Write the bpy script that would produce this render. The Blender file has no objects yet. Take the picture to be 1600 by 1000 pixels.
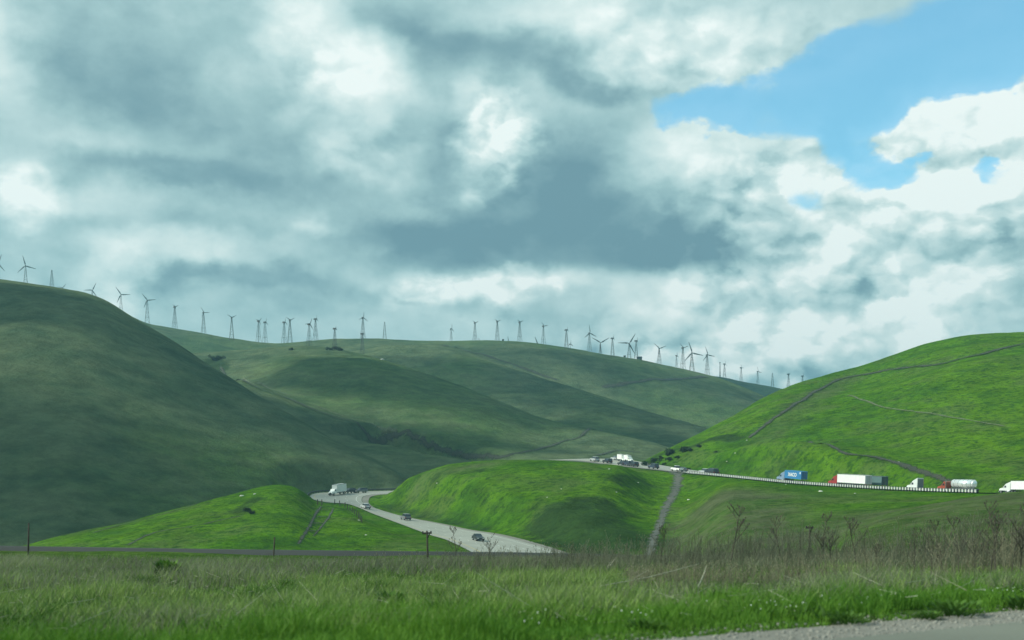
import bpy, math, random
import numpy as np
from mathutils import Vector, Matrix

random.seed(7)
rng = np.random.default_rng(11)
SC = bpy.context.scene
COL = SC.collection
rad = math.radians

# ------------------------------------------------------------------ camera
F = 1900.0            # focal length in photograph pixels (photo is 1600 wide)
HROW = 800.0          # row of the horizon
cam_d = bpy.data.cameras.new('camera')
cam_d.sensor_width = 36.0
cam_d.lens = 36.0 * F / 1600.0
cam_d.shift_y = (HROW - 500.0) / 1600.0
cam_d.clip_start = 0.1
cam_d.clip_end = 20000.0
cam_d.dof.use_dof = True
cam_d.dof.focus_distance = 420.0
cam_d.dof.aperture_fstop = 1.2
cam = bpy.data.objects.new('camera', cam_d)
COL.objects.link(cam)
cam.location = (0, 0, 0)
cam.rotation_euler = (rad(90), 0, 0)
SC.camera = cam

# ------------------------------------------------------------------ exposure
SC.view_settings.view_transform = 'Standard'
SC.view_settings.look = 'None'
SC.view_settings.gamma = 1.0
SC.view_settings.use_curve_mapping = False
SC.view_settings.exposure = 0.0

# ------------------------------------------------------------------ sun
SUN_AZ, SUN_EL = rad(-98.0), rad(38.0)       # azimuth from the view axis, + is right
SV = Vector((math.cos(SUN_EL) * math.sin(SUN_AZ), math.cos(SUN_EL) * math.cos(SUN_AZ), math.sin(SUN_EL)))
sun_d = bpy.data.lights.new('sun', 'SUN')
sun_d.energy = 4.8
sun_d.angle = rad(0.6)
sun_d.color = (0.98, 1.0, 0.86)
sun = bpy.data.objects.new('sun', sun_d)
COL.objects.link(sun)
sun.rotation_euler = SV.to_track_quat('Z', 'Y').to_euler()

# ------------------------------------------------------------------ node helpers
class NT:
    def __init__(s, tree): s.t = tree; s.n = tree.nodes; s.l = tree.links
    def node(s, typ, **kw):
        nd = s.n.new(typ)
        for k, v in kw.items(): setattr(nd, k, v)
        return nd
    def put(s, sock, v):
        if hasattr(v, 'is_linked') or isinstance(v, bpy.types.NodeSocket): s.l.new(v, sock)
        else: sock.default_value = v
    def math(s, op, a, b=None, c=None, clamp=False):
        nd = s.node('ShaderNodeMath', operation=op, use_clamp=clamp)
        s.put(nd.inputs[0], a)
        if b is not None: s.put(nd.inputs[1], b)
        if c is not None: s.put(nd.inputs[2], c)
        return nd.outputs[0]
    def vmath(s, op, a, b=None, c=None):
        nd = s.node('ShaderNodeVectorMath', operation=op)
        s.put(nd.inputs[0], a)
        if b is not None: s.put(nd.inputs[1], b)
        if c is not None: s.put(nd.inputs[2], c)
        return nd.outputs['Value'] if op in ('LENGTH', 'DOT_PRODUCT', 'DISTANCE') else nd.outputs[0]
    def noise(s, vec, scale, detail=4.0, rough=0.5, dist=0.0, color=False, lac=2.0):
        nd = s.node('ShaderNodeTexNoise')
        s.put(nd.inputs['Vector'], vec)
        nd.inputs['Scale'].default_value = scale
        nd.inputs['Detail'].default_value = detail
        nd.inputs['Roughness'].default_value = rough
        nd.inputs['Distortion'].default_value = dist
        nd.inputs['Lacunarity'].default_value = lac
        return nd.outputs['Color' if color else 'Fac']
    def smooth(s, v, a, b, lo=0.0, hi=1.0):
        nd = s.node('ShaderNodeMapRange', interpolation_type='SMOOTHSTEP')
        s.put(nd.inputs['Value'], v)
        nd.inputs['From Min'].default_value = a; nd.inputs['From Max'].default_value = b
        nd.inputs['To Min'].default_value = lo; nd.inputs['To Max'].default_value = hi
        return nd.outputs[0]
    def mixc(s, f, a, b, mode='MIX'):
        nd = s.node('ShaderNodeMix', data_type='RGBA', blend_type=mode)
        s.put(nd.inputs[0], f)
        s.put(nd.inputs[6], a if not isinstance(a, tuple) else (*a[:3], 1.0))
        s.put(nd.inputs[7], b if not isinstance(b, tuple) else (*b[:3], 1.0))
        return nd.outputs[2]
    def ramp(s, v, stops, interp='LINEAR'):
        nd = s.node('ShaderNodeValToRGB')
        nd.color_ramp.interpolation = interp
        el = nd.color_ramp.elements
        while len(el) < len(stops): el.new(0.5)
        for e, (p, c) in zip(el, stops):
            e.position = p; e.color = (*c, 1.0)
        s.put(nd.inputs[0], v)
        return nd.outputs[0]

# ------------------------------------------------------------------ world sky
world = bpy.data.worlds.new('World')
SC.world = world
world.use_nodes = True
W = NT(world.node_tree)
W.n.clear()
out = W.node('ShaderNodeOutputWorld')
sky = W.node('ShaderNodeTexSky', sky_type='NISHITA', sun_disc=False)
sky.sun_elevation = SUN_EL
sky.sun_rotation = SUN_AZ            # measured clockwise from +Y
sky.altitude = 150.0
sky.air_density = 1.2
sky.dust_density = 1.2
sky.ozone_density = 1.6
geo = W.node('ShaderNodeTexCoord')
dirv = W.vmath('NORMALIZE', geo.outputs['Generated'])
sep = W.node('ShaderNodeSeparateXYZ'); W.l.new(dirv, sep.inputs[0])
az = W.math('ARCTAN2', sep.outputs[0], sep.outputs[1])
el = W.math('ARCSINE', sep.outputs[2])
cmb = W.node('ShaderNodeCombineXYZ')
W.l.new(W.math('MULTIPLY', az, 10.0), cmb.inputs[0]); W.l.new(W.math('MULTIPLY', el, 10.0), cmb.inputs[1])
P0 = cmb.outputs[0]                   # angular position, tenths of a radian
# clouds are layers of three dimensional noise; stretched a little sideways
dstr = W.vmath('MULTIPLY', dirv, (1.0, 1.0, 1.5))
wn = W.noise(dstr, 5.0, 6.0, 0.55, color=True)
warp = W.vmath('MULTIPLY', W.vmath('SUBTRACT', wn, (0.5, 0.5, 0.5)), (1.7, 1.2, 0.0))
wn2 = W.noise(dstr, 19.0, 5.0, 0.6, color=True)
warp2 = W.vmath('MULTIPLY', W.vmath('SUBTRACT', wn2, (0.5, 0.5, 0.5)), (0.30, 0.26, 0.0))
P = W.vmath('ADD', W.vmath('ADD', P0, warp), warp2)

def ang(px, row):
    x = (px - 800.0) / F; z = (HROW - row) / F
    a = math.atan(x); e = math.atan2(z, math.hypot(1.0, x))
    return a * 10.0, e * 10.0

def blob(px, row, rx, ry, w, hard=0.0):
    """a soft patch of the cloud deck: centre and radii in photo pixels"""
    a, e = ang(px, row)
    sx, sy = F / (10.0 * rx), F / (10.0 * ry)
    q = W.vmath('MULTIPLY_ADD', P, (sx, sy, 0.0), (-a * sx, -e * sy, 0.0))
    d = W.vmath('LENGTH', q)
    return W.smooth(d, 1.0 + 0.0 * hard, hard, 0.0, w)

def total(items, start):
    acc = start
    for it in items:
        acc = W.math('ADD', acc, blob(*it))
    return acc

# brightness of the cloud (sum of light and dark patches)
LIGHT = [
 (465, 40, 110, 110, 0.50), (540, 130, 120, 85, 0.50, .2), (20, 60, 90, 130, 0.40), (25, 310, 65, 52, 0.70),
 (120, 215, 150, 60, 0.20), (900, 30, 220, 75, 0.30), (1120, 55, 260, 110, 0.30, .2), (1350, 25, 90, 50, 0.15),
 (780, 240, 90, 85, 0.50, .2), (725, 200, 60, 45, 0.3, .3), (540, 245, 95, 60, 0.30, .2), (650, 345, 70, 28, 0.25), (510, 372, 50, 18, 0.25),
 (250, 415, 200, 38, 0.30, .2), (110, 345, 130, 35, 0.20), (760, 465, 200, 34, 0.40, .3), (150, 450, 70, 40, 0.25), (205, 465, 60, 60, 0.25, .2),
 (1200, 215, 190, 80, 0.34, .4), (1060, 215, 100, 60, 0.16), (1330, 270, 110, 50, 0.25, .3), (1480, 185, 110, 75, 0.45, .5), (1590, 240, 70, 120, 0.45, .5),
 (1470, 310, 120, 45, 0.55, .5), (1280, 390, 60, 110, 0.30, .3), (1420, 410, 170, 90, 0.20), (1560, 440, 90, 110, 0.12),
 (1350, 400, 420, 240, 0.28, .3), (1080, 500, 230, 60, 0.26, .2), (1300, 490, 200, 55, 0.24, .2), (1130, 560, 200, 45, 0.24), (1450, 520, 180, 40, 0.20), (1130, 330, 90, 60, 0.10),
 (700, 515, 170, 40, 0.10), (1000, 530, 90, 30, 0.20),
]
DARK = [
 (150, 120, 170, 150, -0.26), (290, 190, 190, 110, -0.22), (440, 250, 170, 60, -0.20), (650, 75, 130, 100, -0.30), (800, 100, 190, 62, -0.34, .1), (950, 140, 110, 40, -0.32, .2),
 (240, 285, 230, 42, -0.30, .2), (420, 320, 200, 45, -0.24), (690, 250, 60, 110, -0.20), (690, 380, 180, 60, -0.24, .2), (900, 300, 150, 100, -0.30),
 (950, 385, 280, 70, -0.22, .2), (1060, 400, 130, 50, -0.20, .2), (430, 458, 210, 36, -0.30, .3), (480, 500, 190, 30, -0.16), (900, 495, 100, 40, -0.20),
 (1320, 440, 75, 60, -0.32, .2), (1180, 320, 90, 80, -0.16), (1270, 545, 120, 14, -0.20), (960, 250, 150, 90, -0.18), (40, 420, 90, 40, -0.08),
 (350, 370, 300, 26, -0.12), (1400, 340, 90, 30, -0.05),
]
fb = W.noise(dstr, 9.0, 8.0, 0.6)
fb2 = W.noise(W.vmath('ADD', dstr, (-0.012, 0.0, 0.018)), 9.0, 8.0, 0.6)
relief = W.math('MULTIPLY', W.math('SUBTRACT', fb, fb2), 0.6)
def puffs(off):
    nd = W.node('ShaderNodeTexVoronoi', feature='F1')
    W.l.new(W.vmath('ADD', W.vmath('ADD', dstr, W.vmath('MULTIPLY', W.vmath('SUBTRACT', wn2, (0.5, 0.5, 0.5)), (0.05, 0.05, 0.05))), off), nd.inputs['Vector'])
    nd.inputs['Scale'].default_value = 13.0; nd.inputs['Detail'].default_value = 2.0
    nd.inputs['Roughness'].default_value = 0.5; nd.inputs['Lacunarity'].default_value = 2.3
    return nd.outputs['Distance']
pf = puffs((0.0, 0.0, 0.0)); pf2 = puffs((-0.010, 0.0, 0.014))
billow = W.math('SUBTRACT', pf2, pf)                 # sunlit upper left sides of the puffs
# where the cloud is heaped cumulus rather than flat layer
heap = total([(1350, 380, 420, 260, 1.0, .4), (1120, 560, 380, 90, .8, .3), (780, 240, 110, 100, .9, .4), (740, 470, 220, 50, .8, .3), (1130, 60, 300, 110, .5, .3), (480, 120, 150, 120, .4), (560, 260, 130, 70, .5), (230, 450, 180, 60, .4)], 0.10)
elsewhere = W.smooth(W.math('ABSOLUTE', az), 0.5, 0.9)
heap = W.math('MAXIMUM', W.math('MINIMUM', heap, 1.0), W.math('MULTIPLY', elsewhere, 0.45))
B = total(LIGHT + DARK, W.math('ADD', 0.50, relief))
B = W.math('ADD', B, W.math('MULTIPLY', W.math('SUBTRACT', fb, 0.5), 0.13))
B = W.math('ADD', B, W.math('MULTIPLY', W.math('MULTIPLY', billow, heap), 1.0))
B = W.math('ADD', B, W.math('MULTIPLY', W.math('MULTIPLY', W.math('SUBTRACT', 0.42, pf), heap), 0.20))
# the great dark cloud has a level base with light under it
sp0 = W.node('ShaderNodeSeparateXYZ'); W.l.new(W.vmath('ADD', P0, W.vmath('MULTIPLY', warp2, (0.3, 0.3, 0.0))), sp0.inputs[0])
eb = ang(900, 437)[1]
over = W.smooth(sp0.outputs[1], eb - 0.05, eb + 0.16)
under = W.math('SUBTRACT', 1.0, over)
B = W.math('ADD', B, W.math('MULTIPLY', blob(870, 385, 390, 125, -0.30, .45), over))
B = W.math('ADD', B, W.math('MULTIPLY', blob(880, 455, 330, 60, 0.22, .5), under))
# wide patches of light and shade beyond the frame, so the deck goes on all round
far = W.noise(W.vmath('ADD', dstr, (3.1, 1.7, 0.4)), 2.6, 3.0, 0.5)
B = W.math('ADD', B, W.math('MULTIPLY', W.math('SUBTRACT', far, 0.5), 0.12))
cloudcol = W.ramp(B, [(0.0, (0.145, 0.265, 0.320)), (0.20, (0.215, 0.360, 0.400)), (0.42, (0.350, 0.530, 0.545)), (0.62, (0.520, 0.690, 0.690)),
                      (0.82, (0.69, 0.82, 0.80)), (1.0, (0.90, 0.97, 0.94))])
# openings of clear sky
HOLES = [(1110, 165, 90, 55, .9, .3), (1230, 150, 160, 85, 1.1, .4), (1370, 110, 150, 90, 1.2, .4), (1490, 70, 170, 100, 1.2, .4), (1600, 60, 140, 80, 1.2, .4),
         (1360, 205, 60, 60, .8, .3), (1415, 255, 48, 62, 1.1, .4), (1545, 288, 50, 32, .9, .3), (1290, 305, 50, 24, .9, .2), (1545, 150, 50, 30, .5, .2)]
FILL = [(1490, 190, 85, 55, -1.5, .5), (1590, 225, 70, 80, -1.6, .5), (1190, 225, 130, 50, -0.9, .5), (1090, 60, 190, 75, -0.8, .3), (1320, 275, 55, 38, -0.4, .3), (1480, 315, 90, 30, -1.1, .5)]
hole = total(HOLES + FILL, 0.0)
ragged = W.math('ADD', W.math('MULTIPLY', W.math('SUBTRACT', fb, 0.5), 1.7), W.math('MULTIPLY', W.math('SUBTRACT', pf, 0.42), 0.6))
hole = W.math('ADD', hole, W.math('MULTIPLY', ragged, W.smooth(hole, 0.02, 0.45)))
# the same kind of openings elsewhere in the sky, by noise alone
hn = W.smooth(W.noise(W.vmath('ADD', dstr, (7.0, 2.0, 5.0)), 2.2, 6.0, 0.55), 0.54, 0.62)
hole = W.math('ADD', hole, W.math('MULTIPLY', hn, elsewhere))
clear = W.smooth(hole, 0.05, 1.35)
bg_sky = W.node('ShaderNodeBackground'); W.l.new(W.mixc(1.0, sky.outputs[0], (0.80, 1.46, 1.48), 'MULTIPLY'), bg_sky.inputs[0]); bg_sky.inputs[1].default_value = 0.15
bg_cl = W.node('ShaderNodeBackground'); W.l.new(cloudcol, bg_cl.inputs[0]); bg_cl.inputs[1].default_value = 1.08
veil = W.math('MULTIPLY', clear, 0.86)
ms = W.node('ShaderNodeMixShader')
W.l.new(veil, ms.inputs[0]); W.l.new(bg_cl.outputs[0], ms.inputs[1]); W.l.new(bg_sky.outputs[0], ms.inputs[2])
W.l.new(ms.outputs[0], out.inputs[0])

# ------------------------------------------------------------------ object helpers
def link(o, parent=None):
    COL.objects.link(o)
    if parent is not None: o.parent = parent
    return o

def tag(o, label=None, category=None, group=None, kind=None):
    if label: o['label'] = label
    if category: o['category'] = category
    if group: o['group'] = group
    if kind: o['kind'] = kind
    return o

def np_mesh(name, V, Fq, mat=None, smooth=False):
    """mesh from numpy arrays: V (n,3), Fq (m,3|4)"""
    V = np.asarray(V, dtype=np.float32); Fq = np.asarray(Fq, dtype=np.int32)
    me = bpy.data.meshes.new(name)
    k = Fq.shape[1]
    me.vertices.add(len(V)); me.vertices.foreach_set('co', V.ravel())
    me.loops.add(Fq.size); me.loops.foreach_set('vertex_index', Fq.ravel())
    me.polygons.add(len(Fq)); me.polygons.foreach_set('loop_start', np.arange(0, Fq.size, k, dtype=np.int32))
    me.polygons.foreach_set('loop_total', np.full(len(Fq), k, dtype=np.int32))
    if smooth: me.polygons.foreach_set('use_smooth', np.ones(len(Fq), dtype=bool))
    me.update(calc_edges=True)
    if mat: me.materials.append(mat)
    return me

def fattr(me, name, vals):
    a = me.attributes.new(name, 'FLOAT', 'POINT')
    a.data.foreach_set('value', np.asarray(vals, dtype=np.float32))

# ------------------------------------------------------------------ terrain
def sm(t):
    t = np.clip(t, 0, 1); return t * t * (3 - 2 * t)

PXA, PXB = -700, 2300
PXG = np.arange(PXA, PXB + 1, 2.0)
def curve(pts, col, sig=5):
    p = np.array([q[0] for q in pts], float); v = np.array([q[col] for q in pts], float)
    g = np.interp(PXG, p, v)
    if sig:
        k = np.exp(-0.5 * (np.arange(-3 * sig, 3 * sig + 1) / sig) ** 2); k /= k.sum()
        g = np.convolve(np.pad(g, 3 * sig, mode='edge'), k, 'valid')
    return g

class Hill:
    """crest: (px,row,Y) seen silhouette points; toe: (px,Y,z)"""
    def __init__(s, crest, toe, m0=0.5, back=0.0009, sig=5, lobe=0.0):
        s.row = curve(crest, 1, sig); s.Y = curve(crest, 2, 12)
        s.zc = s.Y * (HROW - s.row) / F
        s.Yt = curve(toe, 1, 12); s.zt = curve(toe, 2, 12)
        s.m0 = m0; s.back = back
    def z(s, px, D):
        Yc = np.interp(px, PXG, s.Y); zc = np.interp(px, PXG, s.zc)
        Yt = np.interp(px, PXG, s.Yt); zt = np.interp(px, PXG, s.zt)
        t = (D - Yt) / (Yc - Yt)
        slope = zc / Yc
        m1 = slope * (Yc - Yt) / np.where(np.abs(zc - zt) < 1, 1.0, (zc - zt))
        m1 = np.clip(m1, 0.0, 1.1)
        tt = np.clip(t, 0, 1)
        h = (tt ** 3 - 2 * tt ** 2 + tt) * s.m0 + (-2 * tt ** 3 + 3 * tt ** 2) + (tt ** 3 - tt ** 2) * m1
        zf = zt + (zc - zt) * h
        zf = np.where(t < 0, zt + (D - Yt) * 0.5, zf)
        e = D - Yc
        zb = zc + slope * e - s.back * e * e - 0.000002 * e ** 3
        zb = np.maximum(zb, zc - 0.45 * e)
        return np.where(t > 1, zb, zf)

HILLS = dict(
 far=Hill([(-700, 900, 1900), (700, 760, 1900), (1000, 610, 1900), (1060, 588, 1900), (1120, 587, 1900), (1160, 596, 1900), (1225, 608, 1850), (1300, 616, 1800), (1500, 640, 1800), (2300, 700, 1800)],
     [(-700, 1550, 60), (2300, 1450, 60)]),
 ridge=Hill([(-700, 430, 1400), (-200, 430, 1400), (0, 441, 1400), (60, 447, 1400), (100, 456, 1400), (144, 474, 1380), (189, 486, 1370), (229, 504, 1350), (280, 514, 1350), (350, 527, 1350), (400, 534, 1330),
      (430, 537, 1320), (460, 534, 1320), (520, 529, 1320), (580, 528, 1320), (640, 532, 1320), (700, 533, 1320), (760, 531, 1320), (820, 534, 1320), (880, 542, 1320), (940, 553, 1320), (1000, 562, 1320),
      (1060, 574, 1320), (1120, 589, 1320), (1160, 604, 1300), (1200, 622, 1280), (1260, 660, 1250), (1400, 760, 1200), (2300, 860, 1200)],
     [(-700, 960, 60), (400, 1000, 70), (900, 960, 60), (1200, 930, 50), (2300, 900, 50)], m0=0.7),
 middle=Hill([(-700, 700, 1150), (300, 620, 1150), (500, 560, 1150), (600, 541, 1150), (690, 538, 1140), (730, 548, 1120), (760, 559, 1100), (840, 588, 1050), (920, 612, 1000), (1000, 639, 960), (1060, 656, 930), (1100, 668, 910),
      (1200, 705, 880), (1400, 800, 850), (2300, 860, 850)],
     [(-700, 900, 50), (600, 870, 50), (1000, 740, 40), (2300, 700, 40)], m0=0.6),
 shaded=Hill([(-700, 700, 1000), (150, 600, 1000), (250, 556, 1000), (350, 549, 1000), (420, 543, 980), (470, 540, 960), (520, 544, 940), (570, 553, 920), (600, 562, 900), (650, 578, 880), (700, 595, 860), (760, 618, 830),
      (830, 648, 800), (880, 662, 780), (930, 671, 760), (990, 687, 735), (1035, 698, 720), (1100, 725, 700), (1200, 770, 690), (1400, 840, 680), (2300, 900, 680)],
     [(-700, 620, 28), (400, 610, 26), (700, 580, 24), (900, 600, 24), (1000, 590, 26), (2300, 590, 26)], m0=0.45),
 spur=Hill([(-700, 900, 760), (250, 700, 760), (330, 600, 760), (380, 594, 750), (430, 612, 740), (500, 640, 720), (560, 663, 700), (620, 683, 670), (680, 702, 640), (740, 716, 620), (820, 745, 610), (2300, 900, 600)],
     [(-700, 560, 20), (600, 550, 18), (2300, 550, 18)], m0=0.5, back=0.0006),
 left=Hill([(-700, 405, 760), (-300, 415, 740), (0, 436, 720), (60, 444, 715), (130, 455, 710), (165, 469, 705), (200, 491, 700), (216, 500, 695), (260, 527, 680), (348, 583, 650), (400, 616, 625), (452, 646, 600),
      (512, 683, 570), (580, 716, 545), (628, 743, 530), (700, 790, 520), (800, 850, 510), (2300, 950, 500)],
     [(-700, 335, -13), (0, 338, -12), (100, 350, -10), (200, 372, -7.5), (300, 395, -4), (400, 420, 0), (500, 455, 4), (600, 490, 8), (2300, 480, 8)], m0=0.75, sig=4),
 knoll=Hill([(-700, 905, 330), (-50, 872, 320), (0, 861, 322), (50, 851, 330), (100, 838, 338), (200, 815, 355), (300, 788, 378), (350, 774, 390), (400, 761, 400), (430, 757, 405), (462, 761, 410), (480, 774, 414), (497, 787, 416), (523, 786.5, 413), (546, 789, 405), (566, 796, 394), (584, 806, 382), (627, 822, 350), (699, 848, 296), (745, 870, 262), (900, 960, 250), (2300, 960, 250)],
     [(-700, 230, -15), (300, 250, -14), (600, 250, -13), (2300, 240, -13)], m0=1.0, back=0.009, sig=4),
 centre=Hill([(-700, 1000, 460), (400, 900, 460), (520, 822, 462), (560, 795, 462), (580, 779, 462), (610, 759, 462), (650, 742, 458), (700, 726, 455), (750, 719, 450), (800, 717, 446), (860, 717.5, 442), (900, 721, 440), (950, 725, 436), (1000, 731, 430), (1050, 740, 425),
      (1120, 760, 410), (1250, 830, 380), (2300, 900, 380)],
     [(-700, 400, -5), (560, 420, -2), (700, 350, -9), (780, 315, -11.5), (900, 285, -13), (1050, 270, -12), (2300, 270, -12)], m0=1.1, back=0.006, sig=4),
 right=Hill([(-700, 1000, 520), (800, 1000, 520), (900, 800, 520), (1000, 722, 535), (1025, 710, 542), (1050, 698, 550), (1100, 672, 565), (1150, 645, 585), (1195, 618, 605), (1225, 605, 615), (1250, 596, 625), (1300, 582, 640), (1350, 570, 650), (1400, 553, 655),
      (1450, 536, 655), (1500, 526, 650), (1550, 521.5, 645), (1600, 520, 640), (1700, 512, 630), (1900, 500, 610), (2300, 500, 590)],
     [(-700, 500, -30), (820, 500, -30), (950, 505, 12), (1000, 505, 20), (1100, 455, 15), (1240, 405, 10), (1340, 375, 7.5), (1600, 320, 5), (1900, 290, 4), (2300, 280, 4)], m0=0.75),
 bulge=Hill([(-700, 900, 480), (880, 1000, 480), (950, 830, 480), (1010, 745, 490), (1060, 727, 480), (1110, 705, 465), (1150, 694, 455), (1190, 688, 450), (1250, 689, 440), (1330, 697, 430), (1420, 708, 415), (1520, 722, 400), (1600, 730, 390), (1900, 740, 370), (2300, 760, 350)],
     [(-700, 430, -30), (880, 430, -30), (1000, 450, 12), (1060, 450, 15), (1110, 438, 13), (1240, 400, 10), (1340, 370, 7.5), (1600, 318, 5), (2300, 270, 4)], m0=1.3, back=0.0045),
 slope=Hill([(-700, 1000, 420), (900, 860, 420), (1000, 768, 424), (1050, 742, 430), (1100, 743, 418), (1160, 750, 395), (1235, 758, 372), (1340, 766, 343), (1437, 770, 319), (1500, 772, 305), (1600, 774, 288), (1900, 780, 240), (2300, 790, 200)],
     [(-700, 180, -14), (1000, 190, -13), (1600, 130, -8), (2300, 110, -6)], m0=0.9, back=0.006),
 lip=Hill([(-700, 1000, 230), (1250, 900, 230), (1330, 822, 232), (1380, 806, 234), (1440, 794, 236), (1500, 783, 238), (1560, 774, 240), (1600, 769.5, 241), (1700, 762, 240), (1900, 756, 220), (2300, 750, 190)],
     [(-700, 120, -9), (1300, 120, -8), (2300, 100, -6)], m0=1.0, back=0.006),
)

def vnoise(x, y, seed):
    xi = np.floor(x).astype(np.int64); yi = np.floor(y).astype(np.int64)
    fx = x - xi; fy = y - yi
    fx = fx * fx * fx * (fx * (fx * 6 - 15) + 10); fy = fy * fy * fy * (fy * (fy * 6 - 15) + 10)
    def h(a, b):
        n = (a * 374761393 + b * 668265263 + seed * 974634777) & 0xffffffff
        n = ((n ^ (n >> 13)) * 1274126177) & 0xffffffff
        return ((n ^ (n >> 16)) & 0xffffff) / float(0xffffff)
    a = h(xi, yi); b = h(xi + 1, yi); c = h(xi, yi + 1); d = h(xi + 1, yi + 1)
    return (a + (b - a) * fx) * (1 - fy) + (c + (d - c) * fx) * fy - 0.5

def fbm(x, y, scale, octs, seed, gain=0.5):
    s = 0.0; a = 1.0
    for o in range(octs):
        c, sn = math.cos(o * 1.1 + seed), math.sin(o * 1.1 + seed)
        s = s + a * vnoise((x * c - y * sn) / scale + o * 17.3, (x * sn + y * c) / scale - o * 9.1, seed + o)
        scale *= 0.5; a *= gain
    return s

RP0 = np.array([2.2, 16.15]); RD = np.array([0.816, 0.578]); RN = np.array([-0.578, 0.816])   # edge of the near road
def road_s(x, y): return (x - RP0[0]) * RN[0] + (y - RP0[1]) * RN[1]

def terrain_raw(x, y):
    r = np.hypot(x, y); az = np.arctan2(x, y)
    azlo, azhi = math.atan((PXA - 800) / F), math.atan((PXB - 800) / F)
    azc = np.clip(az, azlo, azhi)
    px = 800 + F * np.tan(azc); D = r * np.cos(azc)
    base = np.interp(D, [0, 90, 140, 250, 350, 450, 560, 700, 900, 2000, 6000], [-3.2, -6, -10, -14, -8, 3, 15, 28, 40, 60, 60])
    low = np.interp(D, [0, 90, 140, 250, 350, 450, 560, 700, 900, 2000, 6000], [-3.2, -6, -10, -14, -16, -14, 2, 22, 40, 60, 60])
    wl = sm((540 - px) / 140)
    base = base * (1 - wl) + low * wl
    lay = [base]
    for h in HILLS.values(): lay.append(h.z(px, D))
    k = np.interp(D, [0, 350, 500, 700, 1200], [0.5, 0.8, 1.4, 3.5, 7.0])
    m = np.max(lay, axis=0)
    z = m + k * np.log(sum(np.exp(np.clip((l - m) / k, -60, 0)) for l in lay))
    # relief on the hillsides, calmer on the crests
    dm = np.ones_like(D)
    for l, h in zip(lay[1:], HILLS.values()):
        Yc = np.interp(px, PXG, h.Y)
        dm *= 1 - 0.92 * np.exp(-((D - Yc) / ((0.055 if h.back < .003 else .11) * Yc)) ** 2) * np.exp(np.clip((l - m) / k, -40, 0))
    hm = np.interp(D, [230, 330, 460, 560], [0, .30, .6, 1]) * dm
    ridged = 1 - np.abs(fbm(x, y, 150, 3, 5)) * 2.6
    z = z + hm * (fbm(x, y, 210, 4, 3) * np.clip(D * 0.006, 1, 6.5) + (ridged - 0.75) * np.clip(D * 0.0045, 0.5, 4.0))
    z = z + sm((D - 90) / 100) * fbm(x, y, 26, 3, 9, 0.55) * 0.7
    z = z + hm * (fbm(x, y, 62, 4, 13, 0.55) * np.clip(D * 0.0035, .8, 4.0))
    # hills fade out where the near road runs off, to the right and behind
    fade = 1 - sm((az - rad(42)) / rad(14)) ; fade = fade * (1 - sm((-az - rad(92)) / rad(30)))
    z = np.where(fade < 1, z * fade + (1 - fade) * (-3 + 60 * sm((r - 700) / 1500) + fbm(x, y, 300, 3, 8) * 30 * sm((r - 200) / 900)), z)
    # the verge, field and road close to the camera
    s = road_s(x, y)
    zn = np.interp(s, [-1e4, -0.05, 0.5, 3, 9, 30, 60], [-1.7, -1.7, -1.62, -1.75, -2.15, -2.4, -2.5])
    edge = -2.30 - 0.55 * np.clip(px / 1150.0, -0.3, 1.4)
    zn = zn + (edge - zn) * sm((D - 40) / 26) * sm(s / 12)
    zn = zn + sm((s - 1) / 5) * fbm(x, y, 7, 3, 21) * 0.16
    wn_ = sm((D - 71) / 22) * sm((s + 4) / 10)
    wn_ = np.where(s < 6, sm((D - 260) / 100), wn_)
    return zn * (1 - wn_) + z * wn_

# sampling grid: fine inside the view, coarse all the way round
az_f = np.arange(-26.5, 26.51, 0.07)
az_l = np.arange(-180, -26.6, 1.6); az_r = np.arange(27.2, 180, 1.6)
AZ = np.radians(np.concatenate([az_l, az_f, az_r, [180.0]]))
def geo_rows(a, b, q):
    n = int(math.log(b / a) / q); return a * np.exp(np.linspace(0, math.log(b / a), n + 1))[:-1]
RR = np.concatenate([[0.02], geo_rows(0.8, 14, .12), geo_rows(14, 60, .02), geo_rows(60, 230, .012), geo_rows(230, 620, .0062), geo_rows(620, 2100, .011), geo_rows(2100, 9000, .09), [9000.0]])
AG, RG = np.meshgrid(AZ, RR)
GX = RG * np.sin(AG); GY = RG * np.cos(AG)
GZ = terrain_raw(GX.ravel(), GY.ravel()).reshape(GX.shape)

# ---- roads cut into the land
def wp(px, row, Y): return np.array([(px - 800) / F * Y, Y, (HROW - row) / F * Y])
def resample(P, step):
    P = np.asarray(P, float)
    # catmull-rom then even spacing
    Q = np.vstack([2 * P[0] - P[1], P, 2 * P[-1] - P[-2]])
    o = []
    for i in range(1, len(Q) - 2):
        t = np.linspace(0, 1, 24, endpoint=False)[:, None]
        a, b, c, d = Q[i - 1], Q[i], Q[i + 1], Q[i + 2]
        o.append(0.5 * ((2 * b) + (-a + c) * t + (2 * a - 5 * b + 4 * c - d) * t ** 2 + (-a + 3 * b - 3 * c + d) * t ** 3))
    o = np.vstack(o + [P[-1:]])
    L = np.concatenate([[0], np.cumsum(np.linalg.norm(np.diff(o, axis=0), axis=1))])
    n = max(2, int(L[-1] / step) + 1); s = np.linspace(0, L[-1], n)
    return np.stack([np.interp(s, L, o[:, k]) for k in range(o.shape[1])], 1)

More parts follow.
